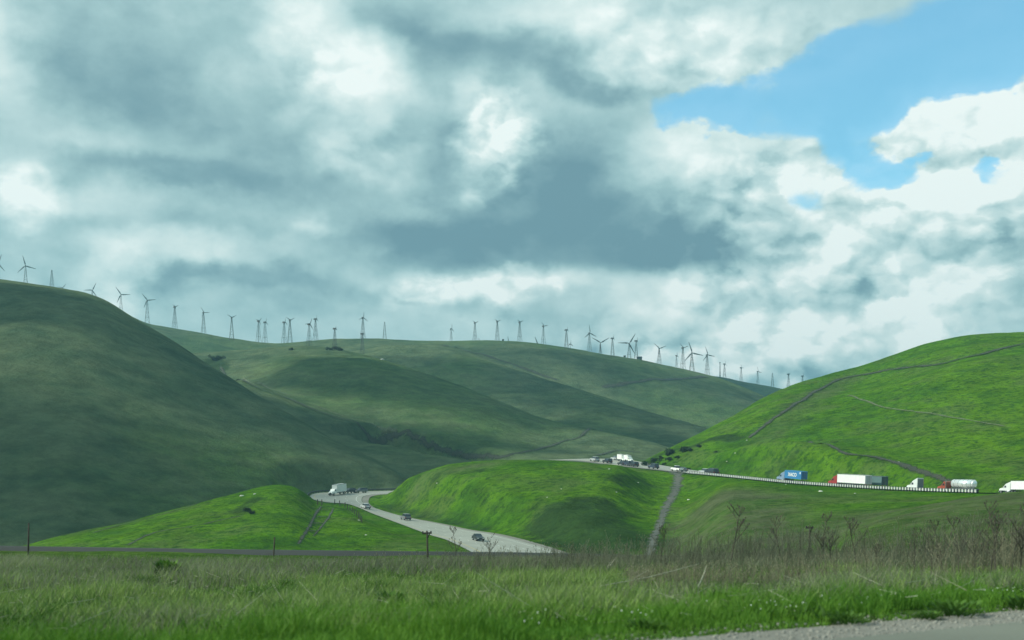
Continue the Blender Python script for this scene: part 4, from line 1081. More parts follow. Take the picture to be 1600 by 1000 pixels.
# the curving carriageway
def VL(px, u, k=0): return list(on_strip(VAL_L, VAL_R, px, u))[k]
def vcar(px, u, k, fwd, kind, pm, name, label, sc=1.1):
    p, d = VL(px, u, k); t = car((0, 0, 0), 0, kind, pm, name, label, 'car', 'cars on the curving carriageway'); seat(t, p, d, fwd); t.scale = (sc,) * 3
vcar(747, .42, 0, -1, 'car', P_DK, 'car', 'dark car nearest to us on the curving carriageway', 1.15)
vcar(634, .50, 0, 1, 'suv', P_GREY, 'car', 'grey car midway down the curving carriageway', 1.12)
vcar(571, .25, 0, 1, 'car', P_SIL, 'car', 'pale low car at the narrow neck of the curving carriageway', 1.2)
vcar(546.5, .45, -1, -1, 'suv', P_DK, 'car', 'dark car just behind the white box lorry on the bend', 1.1)
vcar(564, .50, -1, -1, 'suv', P_GREY, 'car', 'grey car behind the dark one on the bend', 1.1)
p, d = VL(524, .45, -1)
t = thing('box_lorry', 'white box lorry coming round the bend of the left carriageway', 'lorry', (0, 0, 0)); b_box(t, M_PW, P_BONE, 6.0, 4.1); seat(t, p, d, -1); t.scale = (1.0,) * 3
t.rotation_euler.z = math.atan2(-.86, -.50)

# ------------------------------------------------------------------ railings
def railing(line, step, name, label, rail_z, post, rail_w, mat, rmat, i0=0, i1=None, top=.18):
    P = resample(line[i0:i1], step)
    if len(P) > 298: P = P[:298]
    t = thing(name, label, 'railing', tuple(P[0]))
    me = MB().box((0, 0, rail_z / 2 - .1), (post[0], post[1], rail_z + .2)).mesh('post', mat)
    for i, q in enumerate(P):
        dd = P[min(i + 1, len(P) - 1)] - P[max(i - 1, 0)]
        put('post', me, t, tuple(q - P[0]), (0, 0, math.atan2(dd[1], dd[0])))
    m = MB()
    for a, b in zip(P[:-1], P[1:]): m.bar(Vector(a - P[0]) + Vector((0, 0, rail_z)), Vector(b - P[0]) + Vector((0, 0, rail_z)), top)
    put('rail', m.mesh('rail', rmat), t)
edge = hw_near.copy(); edge[:, :2] -= nr * .8; edge[:, 2] -= .05
pe = 800 + F * edge[:, 0] / edge[:, 1]
sel = np.where((pe > 1066) & (pe < 1528))[0]
M_POST = flat_mat('railing_post_white', (.62, .62, .57), .85, 0, .12, 2)
railing(edge[sel[0]:sel[-1]], 1.12, 'concrete_railing', 'long pale railing with close set posts along the hillside carriageway', .80, (.40, .36), .2, M_POST, M_DARK, top=.09)
vl = VAL_L.copy(); tl = VAL_L - VAL_R; tl /= np.linalg.norm(tl, axis=1)[:, None]; vl += tl * .9
pv = 800 + F * vl[:, 0] / vl[:, 1]
kk = np.where((vl[:, 1] > 455) & (vl[:, 1] < 520))[0]
railing(vl[kk[0]:kk[-1]], 2.0, 'guard_rail', 'dark guard rail round the outside of the far bend', .72, (.2, .2), .2, M_DARK, M_DARK, top=.34)

# ------------------------------------------------------------------ posts, fence posts
def fence_post(px, row, h, label, i):
    p = hit(px, row, 200)
    o = put('fence_post', MB().tube((0, 0, -.3), (0, 0, h), .17, .13, 8).box((0, 0, h + .02), (.24, .24, .06)).mesh('fence_post', M_WOOD), None, p, (rad(rng.normal() * 3), rad(rng.normal() * 3), 0))
    tag(o, label, 'fence post', 'fence posts along the top of the left knoll')
fp = [(496, 789), (503, 789), (523, 788), (531, 790), (539, 793), (543, 795.5), (547, 798), (550.5, 800.5), (554, 803.5), (557, 806), (560, 809), (562.5, 812.5), (565, 816)]
w_ = ['leftmost fence post, at the head of the double track', 'second fence post beside the leftmost one', 'lone fence post right of the head of the double track']
for i, (a, b) in enumerate(fp):
    fence_post(a, b, 1.75, w_[i] if i < 3 else ('first wooden fence post at the top of the row running down beside the carriageway' if i == 3 else 'last wooden fence post at the bottom of the row beside the carriageway' if i == len(fp) - 1 else 'wooden fence post inside the row running down the slope beside the curving carriageway'), i)
STALK_SPOTS = 0
def utility(px, row_top, D, label, arm, lean, r=.09):
    x = (px - 800) / F * D; z = float(zt(x, D)[0]); top = (HROW - row_top) / F * D
    h = top - z
    t = thing('wooden_pole', label, 'pole', (x, D, z))
    pole = put('pole', MB().tube((0, 0, -.4), (0, 0, h), r, r * .8, 10).mesh('pole', M_WOOD, True), t)
    if arm:
        put('cross_arm', MB().box((0, 0, h - .12), (arm, .07, .08)).mesh('cross_arm', M_WOOD), t)
        for s in (-1, 1): put('insulator', MB().tube((s * arm * .42, 0, h - .1), (s * arm * .42, 0, h - .02), .035, .03, 8).mesh('insulator', M_DARK), t)
        put('brace', MB().bar((0, 0, h - .42), (arm * .3, 0, h - .14), .03).mesh('brace', M_WOOD), t)
    t.rotation_euler = (0, rad(lean), 0)
utility(44, 817, 62, 'thin bare wooden pole standing in the field at the far left', 0, 1.0, .05)
utility(427, 839, 62, 'short weathered pole in the brush below the double track', 0, 3, .04)
utility(669, 829, 58, 'weathered pole with a tilted cross arm in front of the curving carriageway', .46, -2, .05)
utility(1265, 821, 60, 'small pole with a cross arm in the brush at the right', .36, 0, .045)

# ------------------------------------------------------------------ bushes and rocks on the hills
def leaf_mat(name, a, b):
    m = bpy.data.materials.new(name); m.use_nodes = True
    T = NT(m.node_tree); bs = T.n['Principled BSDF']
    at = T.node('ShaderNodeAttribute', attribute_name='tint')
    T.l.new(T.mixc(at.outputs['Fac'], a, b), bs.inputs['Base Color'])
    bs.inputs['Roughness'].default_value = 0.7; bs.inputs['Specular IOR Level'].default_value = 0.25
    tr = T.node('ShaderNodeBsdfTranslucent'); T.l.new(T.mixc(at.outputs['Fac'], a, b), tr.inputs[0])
    ms = T.node('ShaderNodeMixShader'); ms.inputs[0].default_value = 0.3
    T.l.new(bs.outputs[0], ms.inputs[1]); T.l.new(tr.outputs[0], ms.inputs[2]); T.l.new(ms.outputs[0], T.n['Material Output'].inputs['Surface'])
    return m
M_BUSH = leaf_mat('bush_leaf', (0.014, 0.034, 0.014), (0.045, 0.075, 0.028))
def bush_mesh(seed, n=420):
    r = np.random.default_rng(seed)
    lobes = r.normal(size=(6, 3)) * (.42, .42, .22) + (0, 0, .45)
    d = r.normal(size=(n, 3)); d /= np.linalg.norm(d, axis=1)[:, None]
    c = lobes[r.integers(0, 6, n)] + d * (r.random((n, 1)) ** .4) * .42
    c[:, 2] = np.abs(c[:, 2])
    u = r.normal(size=(n, 3)); u /= np.linalg.norm(u, axis=1)[:, None]
    w = np.cross(u, r.normal(size=(n, 3))); w /= np.linalg.norm(w, axis=1)[:, None]
    s = .07 + .08 * r.random((n, 1))
    v = np.stack([c - u * s, c + w * s * .7, c + u * s, c - w * s * .7], 1).reshape(-1, 3)
    me = np_mesh('crown', v, np.arange(4 * n).reshape(-1, 4), M_BUSH)
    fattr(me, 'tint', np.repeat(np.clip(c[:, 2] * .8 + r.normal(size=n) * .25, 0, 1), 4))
    return me
BUSH = [bush_mesh(s) for s in range(4)]
STEM = MB().bar((0, 0, -.25), (.1, 0, .45), .07, .03).bar((0, 0, -.2), (-.2, .1, .5), .06, .02).bar((0, 0, -.2), (.05, -.22, .45), .06, .02).mesh('stem', M_WOOD)
bi = 0
def bush(px, row, size, label, group='dark bushes in the crease of the right hill', dmin=200):
    global bi
    p = hit(px, row, dmin)
    t = thing('bush', label, 'bush', p, rng.random() * 6, group)
    s = size
    t.scale = (s, s, s * .8); bi += 1
    put('crown', BUSH[bi % 4], t); put('stem', STEM, t)
BL = [(1009, 728, 2.6, 'round dark bush lowest in the crease, left of the navy car'), (1019, 727, 1.9, 'small bush right of the lowest round one'), (1024, 721, 2.4, 'dark bush above the navy car'),
      (1033, 717, 1.8, 'small bush between the navy car and the dense clump'), (1043, 712, 2.0, 'left bush of the dense clump in the crease'), (1050, 709, 3.0, 'largest dark bush of the dense clump in the crease'),
      (1047, 719, 2.2, 'bush below the dense clump, above the white pickup truck'), (1059, 716, 1.6, 'small pale edged bush under the dense clump'), (1068, 706, 3.0, 'second big dark bush, right of the dense clump'),
      (1079, 705, 2.0, 'last bush of the row where the crease turns dark'), (1076, 734, 1.3, 'little dark bush beside the start of the railing'), (1118, 707, .9, 'lone speck of bush on the green bulge'),
      (1093, 699, 1.6, 'low bush at the start of the dark crescent'), (1036, 727, 1.4, 'low bush just over the carriageway between two cars')]
for a in BL: bush(*a)
for a in [(523, 546, 4.0, 'dark bush round the foot of a turbine on the far slope'), (514, 547, 2.5, 'small dark bush left of the turbine foot on the far slope'), (531, 548, 2.6, 'small dark bush right of the turbine foot on the far slope'), (337, 563, 4.5, 'dark bush at the head of the ravine'), (346, 561, 3.6, 'lower dark bush beside the one at the ravine head'), (455, 547, 2.6, 'tiny dark bush below the second close pair of turbines')]:
    bush(*a, 'bushes on the far slope', 500)
bush(388, 800, 1.6, 'dark bush in the fold of the low left knoll', 'bushes on the low left knoll'); bush(394, 803, 1.2, 'small bush right of the one in the fold', 'bushes on the low left knoll')
M_ROCK = flat_mat('pale_rock', (.55, .55, .50), .9, 0, .12, 2)
rv, rf = ico(2)
ROCKM = []
for s in range(3):
    q = rv * (1 + .5 * fbm(rv[:, 0] * 2 + s * 5, rv[:, 1] * 2 + rv[:, 2] * 2, 1.0, 3, s + 60))[:, None]; q[:, 2] *= .5
    ROCKM.append(np_mesh('rock', q, rf, M_ROCK))
RK = [(597, 562, 1.9, 'white rock on the crest of the shaded far hill'), (1167, 688, .55, 'white stone at the right tip of the dark crescent'), (1149, 708, .45, 'white stone on the middle of the green bulge'), (1136, 721, .4, 'white stone low on the green bulge'),
      (1282, 768, .7, 'white stone below the railing, between the blue and the white lorry'), (378, 775, .8, 'white stone near the top of the low left knoll'), (398, 772, .6, 'smaller white stone at the top of the low left knoll'), (952, 733, .4, 'white stone on the brow of the middle knoll'),
      (877, 764, .35, 'tiny white stone on the right half of the middle knoll'), (997, 754, .4, 'white stone in the dark patch left of the dirt road'), (963, 769, .35, 'tiny white stone beneath the dark patch'), (1076, 781, .6, 'pale stone right of the dirt road'), (1404, 722, .5, 'white stone beside the gully track'),
      (683, 755, .5, 'pale stone at the left end of the middle knoll'), (855, 777, .3, 'tiny white stone on the bright face of the middle knoll'), (1228, 757, .3, 'tiny stone under the railing by the blue lorry'), (1336, 771, .35, 'small stone under the railing below the white lorry'), (561, 813, .4, 'white stone at the foot of the fence posts'), (572, 836, .4, 'white stone on the slope below the fence posts')]
for i, (a, b, s, lb) in enumerate(RK):
    p = hit(a, b, 150); s *= .72; o = put('rock', ROCKM[i % 3], None, p, (0, 0, i * 1.3), (s * 1.3, s, s)); tag(o, lb, 'rock', 'pale rocks scattered over the hills')
for (px, D, s, lb) in ((21, 58, .12, 'white litter at the far left edge of the field'), (69, 58, .14, 'white litter right of the bare pole'), (203, 58, .08, 'round white litter on the far side of the field')):
    x = (px - 800) / F * D; o = put('litter', ROCKM[1], None, (x, D, float(zt(x, D)[0]) + .12), (0, 0, 1), (s * 1.6, s, s * .8)); tag(o, lb, 'litter', 'white litter along the far edge of the field')

# ------------------------------------------------------------------ the dark bank behind the field
bx = np.linspace(-60, 26, 120)
def bank_row(px): return np.interp(px, [-600, 0, 400, 800, 1150, 1700], [850, 853, 859, 863, 870, 880])
bxs, tops = [], []
for px in np.arange(-500, 1180, 12.0):
    D = 73.0; x = (px - 800) / F * D; bxs.append((x, D, (HROW - bank_row(px)) / F * D))
C = np.array(bxs)
v = []
for dy, dz in ((-3.6, -1.2), (-1.6, -.45), (-.35, -.02), (.35, 0), (1.4, -.5), (3.0, -1.8)):
    q = C.copy(); q[:, 1] += dy; q[:, 2] += dz; v.append(q)
v = np.stack(v, 1); n, k = v.shape[:2]; v = v.reshape(-1, 3)
i = np.arange(n - 1)[:, None] * k + np.arange(k - 1)[None]
q = np.stack([i, i + 1, i + k + 1, i + k], -1).reshape(-1, 4)[:, ::-1]
M_BANK = road_mat('bank_earth', (0.018, 0.021, 0.020), (0.036, 0.04, 0.036))
tag(link(bpy.data.objects.new('earth_bank', np_mesh('earth_bank', v, q, M_BANK, True))), 'low dark earth bank along the far side of the field', kind='structure')

# ------------------------------------------------------------------ grass, brush and verge close to the camera
M_BLADES = leaf_mat('grass_blades', (0.055, 0.160, 0.012), (0.150, 0.300, 0.030))
M_FIELDG = leaf_mat('field_blades', (0.115, 0.215, 0.040), (0.260, 0.355, 0.100))
M_DRYG = leaf_mat('dry_blades', (0.08, 0.095, 0.05), (0.29, 0.31, 0.20))
M_TAN = leaf_mat('tan_stalks', (0.13, 0.12, 0.075), (0.38, 0.35, 0.24))
M_STALK = leaf_mat('weed_stalks', (0.085, 0.090, 0.058), (0.28, 0.275, 0.195))
M_LEAF = leaf_mat('broad_leaf', (0.030, 0.085, 0.010), (0.10, 0.20, 0.03))
def blades(name, P, h, w, lean, mat, tint, label):
    """bent two piece leaves; P (n,3)"""
    n = len(P)
    a = rng.random(n) * 2 * np.pi
    side = np.stack([np.cos(a), np.sin(a), np.zeros(n)], 1)
    b = rng.random(n) * 2 * np.pi
    fall = np.stack([np.cos(b), np.sin(b), np.zeros(n)], 1) * (lean * (.4 + rng.random(n)))[:, None]
    fall[:, 0] += 0.10 * h                                      # the wind leans everything a little one way
    up = np.array([0, 0, 1.0])
    h = h[:, None]; w = w[:, None]
    v = np.stack([P - side * w / 2 - up * .04, P + side * w / 2 - up * .04, P + side * w * .42 + up * h * .55 + fall * .3, P - side * w * .42 + up * h * .55 + fall * .3, P + up * h + fall], 1)
    k = np.arange(n)[:, None] * 5
    f1 = k + np.array([0, 1, 2]); f2 = k + np.array([0, 2, 3]); f3 = k + np.array([3, 2, 4])
    f = np.concatenate([f1, f2, f3])
    me = np_mesh(name, v.reshape(-1, 3), f, mat)
    fattr(me, 'tint', np.repeat(np.clip(tint, 0, 1), 5))
    return tag(link(bpy.data.objects.new(name, me)), label, kind='stuff')
def scatter(n, pxa, pxb, Da, Db, smin=None, smax=None):
    # even over the ground inside a wedge
    D = np.sqrt(rng.random(n) * (Db ** 2 - Da ** 2) + Da ** 2); px = pxa + (pxb - pxa) * rng.random(n)
    x = (px - 800) / F * D; s = road_s(x, D)
    m = np.ones(n, bool)
    if smin is not None: m &= s > smin
    if smax is not None: m &= s < smax
    return x[m], D[m], s[m]
# verge: lush, thick, ends in a ragged edge at the gravel
x, y, s = scatter(900000, -350, 1950, 13, 40, 0.02, 5.4)
cl = fbm(x, y, 1.1, 3, 71); edge_ = 0.30 + cl * 1.1
keep = (s > edge_) & (rng.random(len(x)) < np.clip(1.25 - s / 5.5, .12, 1) * .55)
x, y, s, cl = x[keep], y[keep], s[keep], cl[keep]
h = (0.13 + 0.20 * rng.random(len(x))) * np.clip(1.0 + cl * 1.9, .35, 2.0) * np.clip(.55 + s * .5, .5, 1)
tv = .50 + .5 * fbm(x, y, 2.3, 2, 72) + rng.normal(size=len(x)) * .2
blades('verge_grass', np.stack([x, y, zt(x, y)], 1), h, .008 + .009 * rng.random(len(x)), h * .55, M_BLADES, tv, 'thick bright green grass on the verge of the near road')
print('verge', len(x))
# field
x, y, s = scatter(330000, -400, 1950, 17, 54, 2.5)
cl = fbm(x, y, 3.2, 3, 73); keep = rng.random(len(x)) < np.clip(.75 + cl * 1.3, .2, 1)
x, y, s, cl = x[keep], y[keep], s[keep], cl[keep]
h = (0.16 + 0.26 * rng.random(len(x))) * np.clip(1 + cl * 1.3, .4, 1.8)
lush = np.clip(.45 + fbm(x, y, 9, 3, 74) * 3.0 - (y - 40) / 30, 0, 1)
isdry = rng.random(len(x)) > (.36 + .50 * lush)
P_ = np.stack([x, y, zt(x, y)], 1)
tv = .5 + rng.normal(size=len(x)) * .28 + cl * .5
g = ~isdry
blades('field_grass', P_[g], h[g], .014 + .014 * rng.random(g.sum()), h[g] * .5, M_FIELDG, tv[g], 'mixed green grass of the field beyond the verge')
blades('dry_grass', P_[isdry], h[isdry] * 1.15, .009 + .008 * rng.random(isdry.sum()), h[isdry] * .7, M_DRYG, tv[isdry], 'dry grey brown grass mixed into the field')
print('field', len(x))

# dry weeds: a stem with side branches and seed heads
def weeds(name, X, Y, H, mat, label, nb=5, thick=.011):
    vs, fs, ts = [], [], []
    k = 0
    z0 = zt(X, Y)
    segsA, segsB, wa, wb, tt = [], [], [], [], []
    for x, y, z, h in zip(X, Y, z0, H):
        t = rng.random()
        ln = rng.normal(size=2) * .13 * h; ln[0] += .05 * h
        base = np.array([x, y, z - .05]); mid = base + np.array([ln[0] * .35, ln[1] * .35, h * .5]); tip = base + np.array([ln[0], ln[1], h])
        for a, b, w1, w2 in ((base, mid, 1, .8), (mid, tip, .8, .35)):
            segsA.append(a); segsB.append(b); wa.append(w1 * thick * (.7 + h * .4)); wb.append(w2 * thick * (.7 + h * .4)); tt.append(t)
        for j in range(nb):
            q = .3 + .68 * rng.random(); r0 = base + (mid - base) * q * 2 if q < .5 else mid + (tip - mid) * (q - .5) * 2
            az_ = rng.random() * 6.28; L = h * (.12 + .22 * rng.random()) * (1.25 - q)
            r1 = r0 + np.array([math.cos(az_) * L * .7, math.sin(az_) * L * .7, L])
            segsA.append(r0); segsB.append(r1); wa.append(thick * .55); wb.append(thick * .30); tt.append(t + .1)
            if rng.random() < .6:
                segsA.append(r1); segsB.append(r1 + np.array([0.01, 0, .035])); wa.append(thick * 1.6); wb.append(thick * 1.2); tt.append(t + .35)
    A, B = np.array(segsA), np.array(segsB); wa, wb, tt = np.array(wa), np.array(wb), np.array(tt)
    # two crossed strips per piece, so it has width from every side
    d = B - A; s1 = np.cross(d, [0.3, 1, 0.1]); s1 /= np.linalg.norm(s1, axis=1)[:, None] + 1e-9
    s2 = np.cross(d, s1); s2 /= np.linalg.norm(s2, axis=1)[:, None] + 1e-9
    V_ = []
    for sd in (s1, s2): V_.append(np.stack([A - sd * wa[:, None] / 2, A + sd * wa[:, None] / 2, B + sd * wb[:, None] / 2, B - sd * wb[:, None] / 2], 1))
    V_ = np.concatenate(V_).reshape(-1, 3)
    me = np_mesh(name, V_, np.arange(len(V_)).reshape(-1, 4), mat)
    fattr(me, 'tint', np.clip(np.repeat(np.concatenate([tt, tt]), 4), 0, 1))
    o = link(bpy.data.objects.new(name, me))
    return tag(o, label, kind='stuff')
def band(n, pxa, pxb, Da, Db, hf):
    D = Da + (Db - Da) * rng.random(n); px = pxa + (pxb - pxa) * rng.random(n); x = (px - 800) / F * D
    c = fbm(x, D, 5, 3, 81) + .5 * fbm(x, D, 1.6, 2, 82); m = rng.random(n) < np.clip(.55 + c * 1.6, .12, 1)
    m &= D < np.interp(px, [-400, 450, 900, 1100], [54, 55, 62, 68])
    return x[m], D[m], (hf(px) * (.45 + .7 * rng.random(n) + c * .5))[m]
hf = lambda px: np.interp(px, [-400, 0, 500, 800, 1000, 1200, 1400, 1600, 1900], [.38, .42, .6, .95, 1.25, 1.45, 1.75, 2.0, 2.1])
x, y, h = band(9500, -450, 1850, 41, 67, hf)
weeds('dry_weeds', x, y, np.clip(h, .25, 2.3), M_STALK, 'tangle of dry grey brown weeds along the far side of the field', 6, .014)
print('weeds', len(x))
x, y, h = band(4200, 980, 1900, 31, 41, lambda p: np.interp(p, [1000, 1250, 1450, 1600, 1900], [.5, 1.0, 1.55, 1.95, 2.0]))
weeds('dry_weeds', x, y, np.clip(h, .3, 2.3), M_TAN, 'taller thicket of dry weeds at the right behind the verge', 7, .012)
# undergrowth that fills the band
x, y, s = scatter(120000, -450, 1950, 40, 68); q = y < np.interp(800 + F * x / y, [-400, 450, 900, 1100], [55, 56, 62, 68]); x, y = x[q], y[q]
h = .30 + .5 * rng.random(len(x)); dk = rng.random(len(x))
blades('brush_undergrowth', np.stack([x, y, zt(x, y)], 1), h * np.interp(800 + F * x / y, [0, 900, 1600], [.7, .9, 1.3]), .014 + .016 * rng.random(len(x)), h * .5, M_DRYG, .15 + .45 * dk, 'grey brown undergrowth under the dry weeds')
x, y, s = scatter(30000, -450, 1950, 40, 66); q = y < np.interp(800 + F * x / y, [-400, 450, 900, 1100], [55, 56, 62, 66]); x, y = x[q], y[q]
h = .25 + .4 * rng.random(len(x))
blades('brush_greens', np.stack([x, y, zt(x, y)], 1), h, .02 + .016 * rng.random(len(x)), h * .5, M_FIELDG, .3 * rng.random(len(x)), 'dull green leaves under the dry weeds')

# low broad leaved weeds in patches, pale fallen stems, small white flowers
nC = 260
Dk = np.sqrt(rng.random(nC) * (46 ** 2 - 17 ** 2) + 17 ** 2); pk = -300 + 2200 * rng.random(nC); xk = (pk - 800) / F * Dk
sel_ = road_s(xk, Dk) > .6; xk, Dk = xk[sel_], Dk[sel_]
rk = .15 + .55 * rng.random(len(xk)) ** 2; tk = rng.random(len(xk))
idx_ = rng.integers(0, len(xk), 42000)
rr_ = rng.normal(size=(42000, 2)) * rk[idx_][:, None]
X_, Y_ = xk[idx_] + rr_[:, 0], Dk[idx_] + rr_[:, 1]; ok_ = road_s(X_, Y_) > .35
X_, Y_, id2 = X_[ok_], Y_[ok_], idx_[ok_]
h_ = (.10 + .22 * rng.random(len(X_))) * (.6 + .9 * tk[id2])
blades('low_weeds', np.stack([X_, Y_, zt(X_, Y_)], 1), h_, .022 + .03 * rng.random(len(X_)), h_ * .9, M_LEAF, tk[id2] * .8 + rng.normal(size=len(X_)) * .15, 'patches of low broad leaved weeds in the grass')
M_STRAW = leaf_mat('pale_straw', (0.30, 0.29, 0.20), (0.55, 0.54, 0.42))
X_, Y_, s_ = scatter(1500, -350, 1950, 17, 52, .6)
n_ = len(X_); a_ = rng.random(n_) * 3.14; L_ = .15 + .9 * rng.random(n_) ** 3
z_ = zt(X_, Y_) + .10 + .22 * rng.random(n_)
P1 = np.stack([X_, Y_, z_], 1); P2 = P1 + np.stack([np.cos(a_) * L_, np.sin(a_) * L_, L_ * rng.normal(size=n_) * .35], 1)
sd_ = np.array([0, 0, 1.0]) * .006
v_ = np.stack([P1 - sd_, P1 + sd_, P2 + sd_ * .5, P2 - sd_ * .5], 1).reshape(-1, 3)
me_ = np_mesh('fallen_stems', v_, np.arange(4 * n_).reshape(-1, 4), M_STRAW); fattr(me_, 'tint', np.repeat(rng.random(n_), 4))
tag(link(bpy.data.objects.new('fallen_stems', me_)), 'pale fallen dead stems caught in the field grass', kind='stuff')
for (pa, Da, pb, Db) in ((918, 31, 1092, 33.5), (940, 41, 962, 41), (1090, 30, 1104, 30.6)):
    a3 = hit(pa, 930, 18); A3 = Vector(((pa - 800) / F * Da, Da, float(zt((pa - 800) / F * Da, Da)[0]) + .22)); B3 = Vector(((pb - 800) / F * Db, Db, float(zt((pb - 800) / F * Db, Db)[0]) + .75))
    o = put('dead_branch', MB().bar((0, 0, 0), (B3 - A3) * .55 + Vector((0, 0, -.06)), .022, .016).bar((B3 - A3) * .55 + Vector((0, 0, -.06)), B3 - A3, .016, .007).bar((B3 - A3) * .4, (B3 - A3) * .5 + Vector((.1, 0, .16)), .010, .005).mesh('dead_branch', flat_mat('bleached_stem', (.38, .37, .28), .9, 0, .1, 8)), None, A3)
    tag(o, {918: 'long pale dead branch leaning across the field grass left of the verge', 940: 'short pale dead branch in the brush above the long one', 1090: 'small pale twig right of the long dead branch'}[pa], 'branch', 'pale dead branches in the field')
M_FLOWER = flat_mat('white_petal', (.75, .75, .70), .7)
fx_, fy_, fs_ = scatter(1500, 700, 1900, 16, 24, .25, 2.2)
kf = rng.random(len(fx_)) < np.clip(fbm(fx_, fy_, 1.4, 2, 91) * 3, 0, .35); fx_, fy_ = fx_[kf], fy_[kf]; nf = len(fx_)
C_ = np.stack([fx_, fy_, zt(fx_, fy_) + .16 + .18 * rng.random(nf)], 1); r_ = (.004 + .008 * rng.random(nf))[:, None]
e1, e2 = np.array([1.0, 0, .3]), np.array([0, .6, 1.0])
v_ = np.stack([C_ - e1 * r_, C_ - e2 * r_, C_ + e1 * r_, C_ + e2 * r_], 1).reshape(-1, 3)
tag(link(bpy.data.objects.new('small_flowers', np_mesh('small_flowers', v_, np.arange(4 * nf).reshape(-1, 4), M_FLOWER))), 'scattered tiny white flowers on the verge', kind='stuff')

# big dead stalks one can tell apart
def stalk_mesh(seed, sparse=False):
    r = random.Random(seed); m = MB()
    pts = [Vector((0, 0, -.1))]; lean = Vector((r.uniform(-.18, .18), r.uniform(-.1, .1), 0))
    for i in range(1, 6): pts.append(Vector((lean.x * i / 5 * (1 + i * .12), lean.y * i / 5, i / 5)) + Vector((r.uniform(-.02, .02), r.uniform(-.02, .02), 0)))
    for i in range(5): m.bar(pts[i], pts[i + 1], .017 - i * .0027, .015 - i * .0027)
    br = MB()
    for j in range(9 if not sparse else 4):
        q = r.uniform(.3, .95); i = min(4, int(q * 5)); a = pts[i].lerp(pts[i + 1], q * 5 - i)
        t = r.uniform(0, 6.28); L = r.uniform(.18, .38) * (1.3 - q)
        b = a + Vector((math.cos(t) * L * .8, math.sin(t) * L * .8, L * .9)); br.bar(a, b, .008, .005)
        for e in range(3):
            f = a.lerp(b, .4 + .2 * e); t2 = r.uniform(0, 6.28); c = f + Vector((math.cos(t2) * L * .3, math.sin(t2) * L * .3, L * .35)); br.bar(f, c, .0045, .003); br.tube(c, c + Vector((0, 0, .02)), .009, .005, 5)
        br.tube(b, b + Vector((0, 0, .025)), .011, .006, 5)
    return m.mesh('stem', MS), br.mesh('side_branch', MS)
MS = flat_mat('dead_stalk', (.075, .068, .05), .9, 0, .3, 20)
SM = [stalk_mesh(s) for s in range(5)]
STL = ['', '', 'tall dead stalk close behind the small pole, crown below the white lorry', '', 'thin dead stalk right of the leaning dark one, below the lorry cab', 'short dead stalk left of a taller one under the tanker',
 'dead stalk with a wide crown under the tanker', 'low dead stalk just right of the wide crowned one', 'dead stalk under the gap between the tanker and the edge lorry', 'tall straight dead stalk under the nose of the edge lorry',
 'lower dead stalk beside the tall straight one', '', 'dead stalk cut by the right edge of the photo', 'dead stalk standing tall below the red lorry cab and white trailer', 'dead stalk below the end of the grey green lorry', 'dead stalk left of the small pole with a cross arm', '', '', '']
for j, (px, D, top) in enumerate([(1140, 44, 788), (1285, 42, 800), (1300, 40, 822), (1376, 36, 848), (1452, 34, 818), (1478, 33, 852), (1500, 34, 806), (1522, 32, 832), (1545, 33, 800), (1560, 31, 790), (1578, 32, 812), (1592, 31, 783), (1610, 30, 800), (1340, 40, 806), (1425, 36, 830), (1222, 46, 806), (712, 50, 822), (762, 49, 834), (1030, 48, 818)]):
    x = (px - 800) / F * D; z = float(zt(x, D)[0]); h = (HROW - top) / F * D - z
    lb = {0: 'tall thin dead stalk standing alone below the railing', 3: 'dark bent dead stalk leaning left low in the brush', 16: 'dead branching stalk beside the pole with the tilted arm', 17: 'dead stalk in front of the lower end of the curving carriageway', 18: 'dead stalk at the foot of the dirt road', 11: 'tallest dead stalk against the right edge', 1: 'dead stalk right of the small pole with a cross arm'}.get(j) or STL[j]
    t = thing('dead_stalk', lb, 'dead weed', (x, D, z), j * 1.9, 'tall dead stalks in the brush')
    a, b = SM[j % 5]; put('stem', a, t); put('side_branch', b, t); t.scale = (h * .9, h * .9, h)
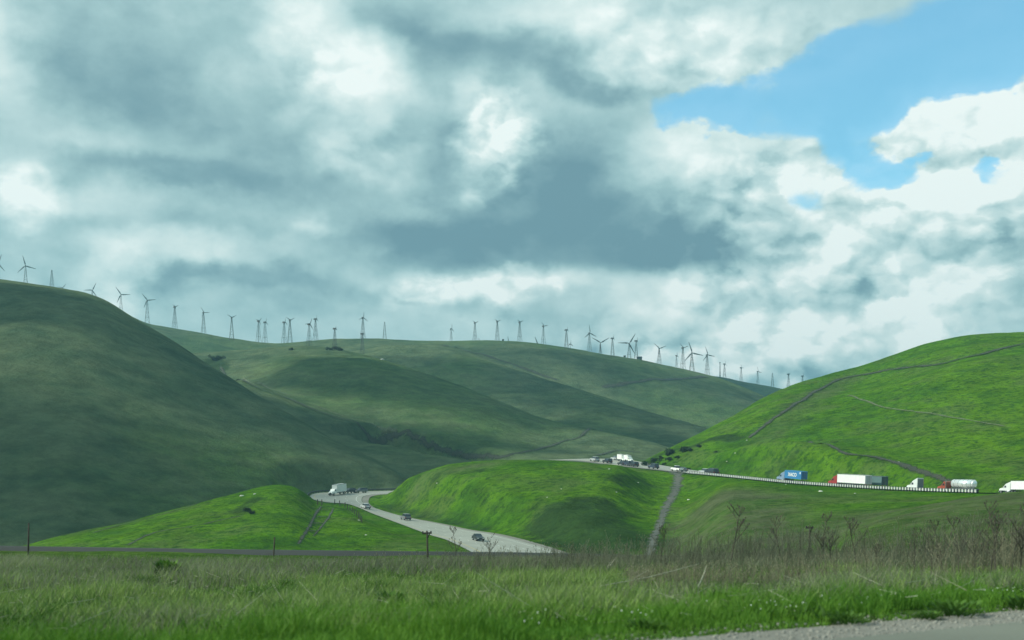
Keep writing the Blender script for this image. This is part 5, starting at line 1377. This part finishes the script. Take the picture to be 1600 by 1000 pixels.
# leafy clumps in the field and on the verge
def clump(px, D, r0, hh, label, mat=M_LEAF, n=260):
    x0 = (px - 800) / F * D; z = float(zt(x0, D)[0])
    a = rng.random(n) * 6.28; rr = r0 * rng.random(n) ** .6
    P = np.stack([np.cos(a) * rr, np.sin(a) * rr, rng.random(n) * hh * .75], 1); P[:, 2] *= .9
    out_ = np.stack([np.cos(a), np.sin(a), .5 + rng.random(n)], 1); out_ /= np.linalg.norm(out_, axis=1)[:, None]
    L = hh * (.25 + .3 * rng.random((n, 1))); sd = np.cross(out_, [0, 0, 1.0]); sd /= np.linalg.norm(sd, axis=1)[:, None]
    v = np.stack([P, P + out_ * L * .5 + sd * L * .22, P + out_ * L, P + out_ * L * .5 - sd * L * .22], 1).reshape(-1, 3)
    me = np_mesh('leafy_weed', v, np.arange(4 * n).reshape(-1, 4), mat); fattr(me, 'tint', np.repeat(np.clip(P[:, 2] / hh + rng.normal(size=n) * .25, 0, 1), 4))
    o = put('leafy_weed', me, None, (x0, D, z)); tag(o, label, 'weed', 'leafy weeds in the grass')
clump(612, 27, .30, .42, 'dark leafy weed in the middle of the near field')
clump(262, 40, .32, .75, 'upright bright green weed at the far left edge of the brush', leaf_mat('bright_leaf', (.03, .10, .01), (.11, .22, .02)))
VC = [(1322, 18.2, .34, .20, 'broad dark weed low on the verge below the white trailer'), (1492, 19.6, .42, .28, 'biggest dark weed clump of the verge, below the tanker'), (1452, 19.0, .2, .16, 'small weed just left of the biggest verge clump'),
      (1598, 20.9, .3, .26, 'dark weed on the verge at the right edge'), (1010, 16.8, .3, .16, 'dark weed on the verge left of the gravel tip')]
for a in VC: clump(*a)
# loose stones on the gravel edge
x, y, s = scatter(9000, 900, 1700, 14, 24, -1.4, .5)
n = len(x); sz = .008 + .03 * rng.random(n) ** 3
tv, tf = ico(1)
tv = tv * (1, 1, .6)
V_ = (tv[None] * sz[:, None, None] * (1 + .3 * rng.normal(size=(n, len(tv), 1))) + np.stack([x, y, np.full(n, -1.68) + np.where(s > 0, s * .1, 0)], 1)[:, None]).reshape(-1, 3)
f_ = (tf[None] + np.arange(n)[:, None, None] * len(tv)).reshape(-1, 3)
tag(link(bpy.data.objects.new('loose_gravel', np_mesh('loose_gravel', V_, f_, flat_mat('gravel_stone', (.26, .25, .22), .95, 0, .3, 30)))), 'loose stones along the edge of the near road', kind='stuff')
print('tris', sum(len(o.data.polygons) for o in bpy.data.objects if o.type == 'MESH'))
